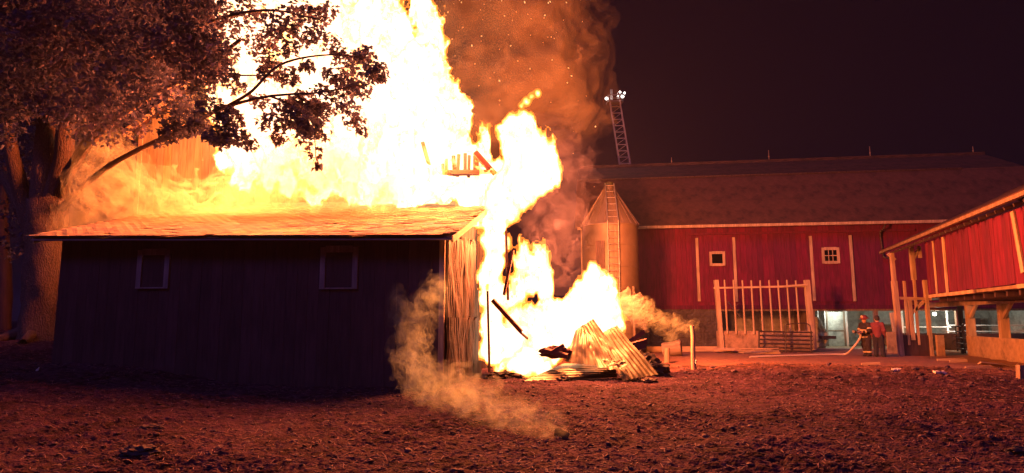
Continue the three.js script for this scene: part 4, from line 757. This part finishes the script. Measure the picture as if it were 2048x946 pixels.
for (const [px, py, w, label] of [[1793, 742, 0.22, 'white scrap of litter on the driveway, left of two'], [1880, 747, 0.3, 'long white scrap of litter on the driveway, right of two'], [75, 742, 0.07, 'tiny pale scrap in the shadow left of the shed']]) {
  const p = gpt(px, py), g = new THREE.BoxGeometry(w, 0.05, w * 0.4, 6, 1, 3), a = g.attributes.position; for (let i = 0; i < a.count; i++) a.setY(i, a.getY(i) + 0.03 + 0.04 * noise(a.getX(i) * 9, a.getZ(i) * 9, px)); g.computeVertexNormals(); g.translate(p.x, p.y, p.z);
  single('paper_scrap', g, M.white, label, 'litter', p);
}
{
  const p = gpt(1985, 735), t = thing('broken_plank', 'broken splintered plank lying before the concrete wall', 'plank', p);
  part('plank_body', beam(V(-0.5, 0.16, 0.1), V(0.4, 0.06, 0), 0.16, 0.04, 1.2), M.trim, t); part('splinter', limb([V(0.3, 0.07, 0), V(0.8, 0.06, -0.05), V(1.0, 0.16, -0.1)], 0.04, 0.01, 10, 6), M.trim, t);
  for (const [px, py, l, label] of [[1900, 722, 0.5, 'short stick of broken wood near the pipe gate'], [1915, 725, 0.3, 'chunk of broken wood right of the short stick'], [1955, 738, 0.4, 'thin splinter of wood between the chunk and broken plank'], [1740, 731, 0.3, 'thin stick lying on the lit driveway']]) { const q = gpt(px, py); single('wood_scrap', beam(q.clone().add(V(-l, 0.04, 0)), q.clone().add(V(l, 0.08, 0.1)), 0.09, 0.07), M.timber, label, 'wood', q); }
  const s = gpt(2042, 758), k = thing('stub_post', 'short timber stub post at the right edge of the yard', 'post', s);
  part('shaft', beam(V(0, -0.1, 0), V(0.03, 0.34, 0), 0.16, 0.14), M.oldTimber, k);
}

// ------------------------------------------------------------------ people
function caps(list, h, k = 0.02, wob = 0) {        // one smooth surface round tapered capsules [a, b, ra, rb, flatten z]
  const b = new THREE.Box3(); for (const [p, q, r, s] of list) { const R = Math.max(r, s) + 0.03; b.expandByPoint(p.clone().addScalar(R)); b.expandByPoint(p.clone().addScalar(-R)); b.expandByPoint(q.clone().addScalar(R)); b.expandByPoint(q.clone().addScalar(-R)); }
  b.expandByScalar(h * 2); const d = b.getSize(V()), n = [Math.ceil(d.x / h) + 1, Math.ceil(d.y / h) + 1, Math.ceil(d.z / h) + 1];
  return metreUV(nets(sample(b.min, n, h, (x, y, z) => {
    let m = 0;
    for (const [p, q, r, s] of list) {
      const ax = q.x - p.x, ay = q.y - p.y, az = q.z - p.z, t = clamp(((x - p.x) * ax + (y - p.y) * ay + (z - p.z) * az) / (ax * ax + ay * ay + az * az + 1e-9), 0, 1);
      const e = r + (s - r) * t - Math.hypot(x - p.x - ax * t, y - p.y - ay * t, z - p.z - az * t); if (e > -4 * k) m += Math.exp(e / k);
    }
    return (m > 0 ? k * Math.log(m) : -4 * k) + (wob ? wob * noise(x * 9, y * 5, z * 9) : 0);
  }), 0));
}
function hand(w, dir, curl, side, skin) {           // palm, five fingers of different length, thumb off the side
  const f = dir.clone().normalize(), s = side.clone().normalize(), n = f.clone().cross(s).normalize(), L = [[w, w.clone().addScaledVector(f, 0.085), 0.028, 0.034]];
  [[-0.03, 0.07], [-0.01, 0.08], [0.011, 0.075], [0.031, 0.058]].forEach(([o, l]) => { const a = w.clone().addScaledVector(f, 0.09).addScaledVector(s, o), b = a.clone().addScaledVector(f, l * 0.5 * Math.cos(curl * 0.5)).addScaledVector(n, l * 0.5 * Math.sin(curl * 0.5)), c = b.clone().addScaledVector(f, l * 0.5 * Math.cos(curl)).addScaledVector(n, l * 0.5 * Math.sin(curl)); L.push([a, b, 0.0098, 0.009], [b, c, 0.009, 0.0075]); });
  const t0 = w.clone().addScaledVector(f, 0.03).addScaledVector(s, -0.03), t1 = t0.clone().addScaledVector(f, 0.03).addScaledVector(s, -0.025).addScaledVector(n, 0.01), t2 = t1.clone().addScaledVector(f, 0.03).addScaledVector(n, 0.02);
  L.push([t0, t1, 0.012, 0.011], [t1, t2, 0.011, 0.009]);
  return caps(L, 0.006, 0.006);
}
const skin = mat(0.45, 0.25, 0.17, { roughness: 0.6 }), coat = mat(0.045, 0.035, 0.03, { map: T.mottled, roughness: 0.9 }), stripe = mat(0.5, 0.42, 0.2, { roughness: 0.5 }), denim = mat(0.03, 0.03, 0.045, { map: T.mottled, roughness: 0.95 });
function person(p, turn, J, label) {               // J: joints in the person's axes (z forward, y up)
  const t = thing('person', label, 'person', p, turn);
  const bodyGeo = caps([[J.pelvis, J.chest, 0.14, 0.15], [J.chest, J.neck, 0.13, 0.07], [J.neck, J.head, 0.055, 0.06], [J.head.clone().add(V(0, -0.03, 0.01)), J.head.clone().add(V(0, 0.05, 0)), 0.082, 0.095], [J.head.clone().add(V(0, -0.07, 0.05)), J.head.clone().add(V(0, -0.08, 0.06)), 0.045, 0.03], [J.head.clone().add(V(0, 0, 0.09)), J.head.clone().add(V(0, -0.03, 0.115)), 0.014, 0.016], [J.head.clone().add(V(0.09, 0, 0)), J.head.clone().add(V(0.095, -0.03, 0)), 0.018, 0.014], [J.head.clone().add(V(-0.09, 0, 0)), J.head.clone().add(V(-0.095, -0.03, 0)), 0.018, 0.014],
    ...['l', 'r'].flatMap((s) => [[J[s + 'hip'], J[s + 'knee'], 0.09, 0.06], [J[s + 'knee'], J[s + 'ankle'], 0.058, 0.04], [J[s + 'ankle'], J[s + 'toe'], 0.045, 0.035], [J[s + 'sh'], J[s + 'el'], 0.055, 0.042], [J[s + 'el'], J[s + 'wr'], 0.04, 0.028]])], 0.018, 0.018);
  const H = ['l', 'r'].map((s) => hand(J[s + 'wr'], J[s + 'wr'].clone().sub(J[s + 'el']).add(J.handTilt ?? V()), J.curl ?? 0.7, s === 'l' ? V(-0.4, 0, 1) : V(-0.4, 0, -1)));
  part('body', merged([bodyGeo, ...H]), skin, t);
  part('face', merged([-1, 1].map((s) => new THREE.SphereGeometry(0.011, 8, 6).translate(J.head.x + s * 0.034, J.head.y + 0.012, J.head.z + 0.088)).concat([new THREE.SphereGeometry(0.02, 8, 6).scale(1, 0.3, 0.4).translate(J.head.x, J.head.y - 0.062, J.head.z + 0.09)])), M.dark, t);
  return t;
}
{ // firefighter with the hose
  const p = gpt(1735, 713), J = { pelvis: V(0, 0.95, 0), chest: V(0, 1.32, 0.02), neck: V(0, 1.47, 0.03), head: V(0, 1.62, 0.06), lhip: V(0.11, 0.9, 0), lknee: V(0.14, 0.5, 0.08), lankle: V(0.14, 0.09, 0.02), ltoe: V(0.16, 0.05, 0.17), rhip: V(-0.11, 0.9, 0), rknee: V(-0.13, 0.5, -0.02), rankle: V(-0.14, 0.09, -0.12), rtoe: V(-0.15, 0.05, 0.03), lsh: V(0.2, 1.4, 0.02), lel: V(0.28, 1.14, 0.12), lwr: V(0.14, 1.08, 0.35), rsh: V(-0.2, 1.4, 0.02), rel: V(-0.29, 1.12, 0.04), rwr: V(-0.12, 1.02, 0.26), curl: 1.3 };
  const t = person(p, -1.15, J, 'firefighter in dark turnout gear and helmet holding a hose');
  const c = part('jacket', caps([[V(0, 0.82, 0), V(0, 1.3, 0.02), 0.2, 0.19], [V(0, 1.3, 0.02), V(0, 1.42, 0.02), 0.18, 0.1], [V(-0.17, 1.39, 0.02), V(0.17, 1.39, 0.02), 0.095, 0.095], [J.lsh, J.lel, 0.092, 0.08], [J.lel, J.lwr.clone().lerp(J.lel, 0.1), 0.078, 0.06], [J.rsh, J.rel, 0.092, 0.08], [J.rel, J.rwr.clone().lerp(J.rel, 0.1), 0.078, 0.06]], 0.02, 0.02, 0.012), coat, t);
  const ring = (a, b, u, r, w = 0.05) => { const m = a.clone().lerp(b, u), d = b.clone().sub(a).normalize(); return pole(m.clone().addScaledVector(d, -w / 2), m.clone().addScaledVector(d, w / 2), r, r, 16); };
  part('reflective_stripe', merged([ring(V(0, 0.8, 0), V(0, 1.3, 0.02), 0.12, 0.222), ring(V(0, 0.8, 0), V(0, 1.3, 0.02), 0.72, 0.212, 0.07), ring(J.lsh, J.lel, 0.72, 0.1, 0.06), ring(J.rsh, J.rel, 0.72, 0.1, 0.06), ring(J.lel, J.lwr, 0.66, 0.083, 0.06), ring(J.rel, J.rwr, 0.66, 0.083, 0.06)]), stripe, c);
  const tr = part('trousers', caps([[V(0, 0.95, 0), V(0, 0.88, 0), 0.17, 0.17], [J.lhip, J.lknee, 0.13, 0.11], [J.lknee, J.lankle.clone().add(V(0, 0.08, 0)), 0.11, 0.1], [J.rhip, J.rknee, 0.13, 0.11], [J.rknee, J.rankle.clone().add(V(0, 0.08, 0)), 0.11, 0.1]], 0.02, 0.02, 0.012), coat, t);
  part('reflective_stripe', merged([ring(J.lknee, J.lankle, 0.68, 0.118, 0.06), ring(J.rknee, J.rankle, 0.68, 0.118, 0.06)]), stripe, tr);
  part('boot', caps([[J.lankle.clone().add(V(0, 0.1, 0)), J.lankle, 0.075, 0.07], [J.lankle.clone().add(V(0, -0.03, 0)), J.ltoe, 0.06, 0.05]], 0.015, 0.015), M.dark, t); part('boot', caps([[J.rankle.clone().add(V(0, 0.1, 0)), J.rankle, 0.075, 0.07], [J.rankle.clone().add(V(0, -0.03, 0)), J.rtoe, 0.06, 0.05]], 0.015, 0.015), M.dark, t);
  const hm = part('helmet', new THREE.LatheGeometry([[0.2, 0], [0.19, 0.015], [0.135, 0.03], [0.13, 0.07], [0.1, 0.13], [0.05, 0.16], [0, 0.165]].map((a) => new THREE.Vector2(...a)), 24).scale(1, 1, 1.25).rotateX(0.1).translate(0, 1.66, 0.04), mat(0.2, 0.05, 0.04, { roughness: 0.5 }), t);
  part('helmet_shield', span(-0.05, 0.05, 1.7, 1.8, 0.19, 0.205), stripe, hm);
  // the hose runs from the hands to the ground and off to the left
  const M4 = new THREE.Matrix4().makeRotationY(-1.15).setPosition(p), a = J.lwr.clone().lerp(J.rwr, 0.5).add(V(0, -0.03, 0.05)).applyMatrix4(M4), g1 = gpt(1690, 711), g2 = gpt(1668, 711), g3 = gpt(1620, 712), g4 = gpt(1500, 716), nz = J.lwr.clone().add(V(0.02, 0.0, 0.5)).applyMatrix4(M4);
  const up = (v, d) => v.clone().setY(v.y + d), k = at(1708, 693, -p.z - 0.1), k2 = at(1720, 676, -p.z);
  const hose = thing('fire_hose', 'pale fire hose curving from the firefighter down to the driveway', 'hose', g2);
  part('hose_body', tube([nz, a, k2, k, up(g1, 0.06), up(g2, 0.05), up(g3, 0.04), up(g4, 0.04)], 0.045, 80, 9).translate(-g2.x, -g2.y, -g2.z), mat(0.6, 0.52, 0.4, { roughness: 0.9 }), hose);
  part('nozzle', merged([pole(nz, nz.clone().add(nz.clone().sub(a).normalize().multiplyScalar(0.22)), 0.05, 0.06, 14), pole(nz, nz.clone().add(V(0, -0.14, 0)), 0.018, 0.018, 8)]).translate(-g2.x, -g2.y, -g2.z), M.darkSteel, hose);
}
{ // second person, seen from behind
  const p = gpt(1759, 714), J = { pelvis: V(0, 0.95, 0), chest: V(0, 1.32, 0.02), neck: V(0, 1.48, 0.02), head: V(0, 1.64, 0.05), lhip: V(0.1, 0.9, 0), lknee: V(0.11, 0.49, 0.04), lankle: V(0.12, 0.08, 0), ltoe: V(0.14, 0.04, 0.15), rhip: V(-0.1, 0.9, 0), rknee: V(-0.13, 0.49, 0.02), rankle: V(-0.16, 0.08, -0.03), rtoe: V(-0.2, 0.04, 0.11), lsh: V(0.19, 1.42, 0), lel: V(0.25, 1.14, -0.02), lwr: V(0.25, 0.9, 0.08), rsh: V(-0.19, 1.42, 0), rel: V(-0.25, 1.14, -0.02), rwr: V(-0.24, 0.9, 0.08), curl: 0.7 };
  const t = person(p, 2.5, J, 'person in red jacket and dark trousers standing beside the firefighter');
  part('jacket', caps([[V(0, 0.92, 0), V(0, 1.3, 0.01), 0.17, 0.175], [V(0, 1.3, 0.01), V(0, 1.44, 0.01), 0.17, 0.09], [V(-0.16, 1.41, 0), V(0.16, 1.41, 0), 0.085, 0.085], [J.lsh, J.lel, 0.08, 0.07], [J.lel, J.lwr, 0.068, 0.052], [J.rsh, J.rel, 0.08, 0.07], [J.rel, J.rwr, 0.068, 0.052]], 0.02, 0.02, 0.01), mat(0.15, 0.035, 0.045, { roughness: 0.9 }), t);
  part('trousers', caps([[V(0, 0.95, 0), V(0, 0.88, 0), 0.155, 0.155], [J.lhip, J.lknee, 0.12, 0.1], [J.lknee, J.lankle.clone().add(V(0, 0.03, 0)), 0.1, 0.095], [J.rhip, J.rknee, 0.12, 0.1], [J.rknee, J.rankle.clone().add(V(0, 0.03, 0)), 0.1, 0.095]], 0.02, 0.02, 0.012), denim, t);
  part('hair', caps([[J.head.clone().add(V(0, 0.05, -0.02)), J.head.clone().add(V(0, 0.07, -0.01)), 0.1, 0.098], [J.head.clone().add(V(0, 0, -0.04)), J.head.clone().add(V(0, 0.05, -0.03)), 0.085, 0.09]], 0.015, 0.015, 0.008), M.dark, t);
  for (const s of ['l', 'r']) part('boot', caps([[J[s + 'ankle'].clone().add(V(0, 0.04, 0)), J[s + 'ankle'], 0.065, 0.062], [J[s + 'ankle'].clone().add(V(0, -0.03, 0)), J[s + 'toe'], 0.055, 0.045]], 0.015, 0.015), M.dark, t);
}
scene.traverse((o) => { if (o.isMesh) { o.castShadow = true; o.receiveShadow = true; } });
renderer.render(scene, camera);
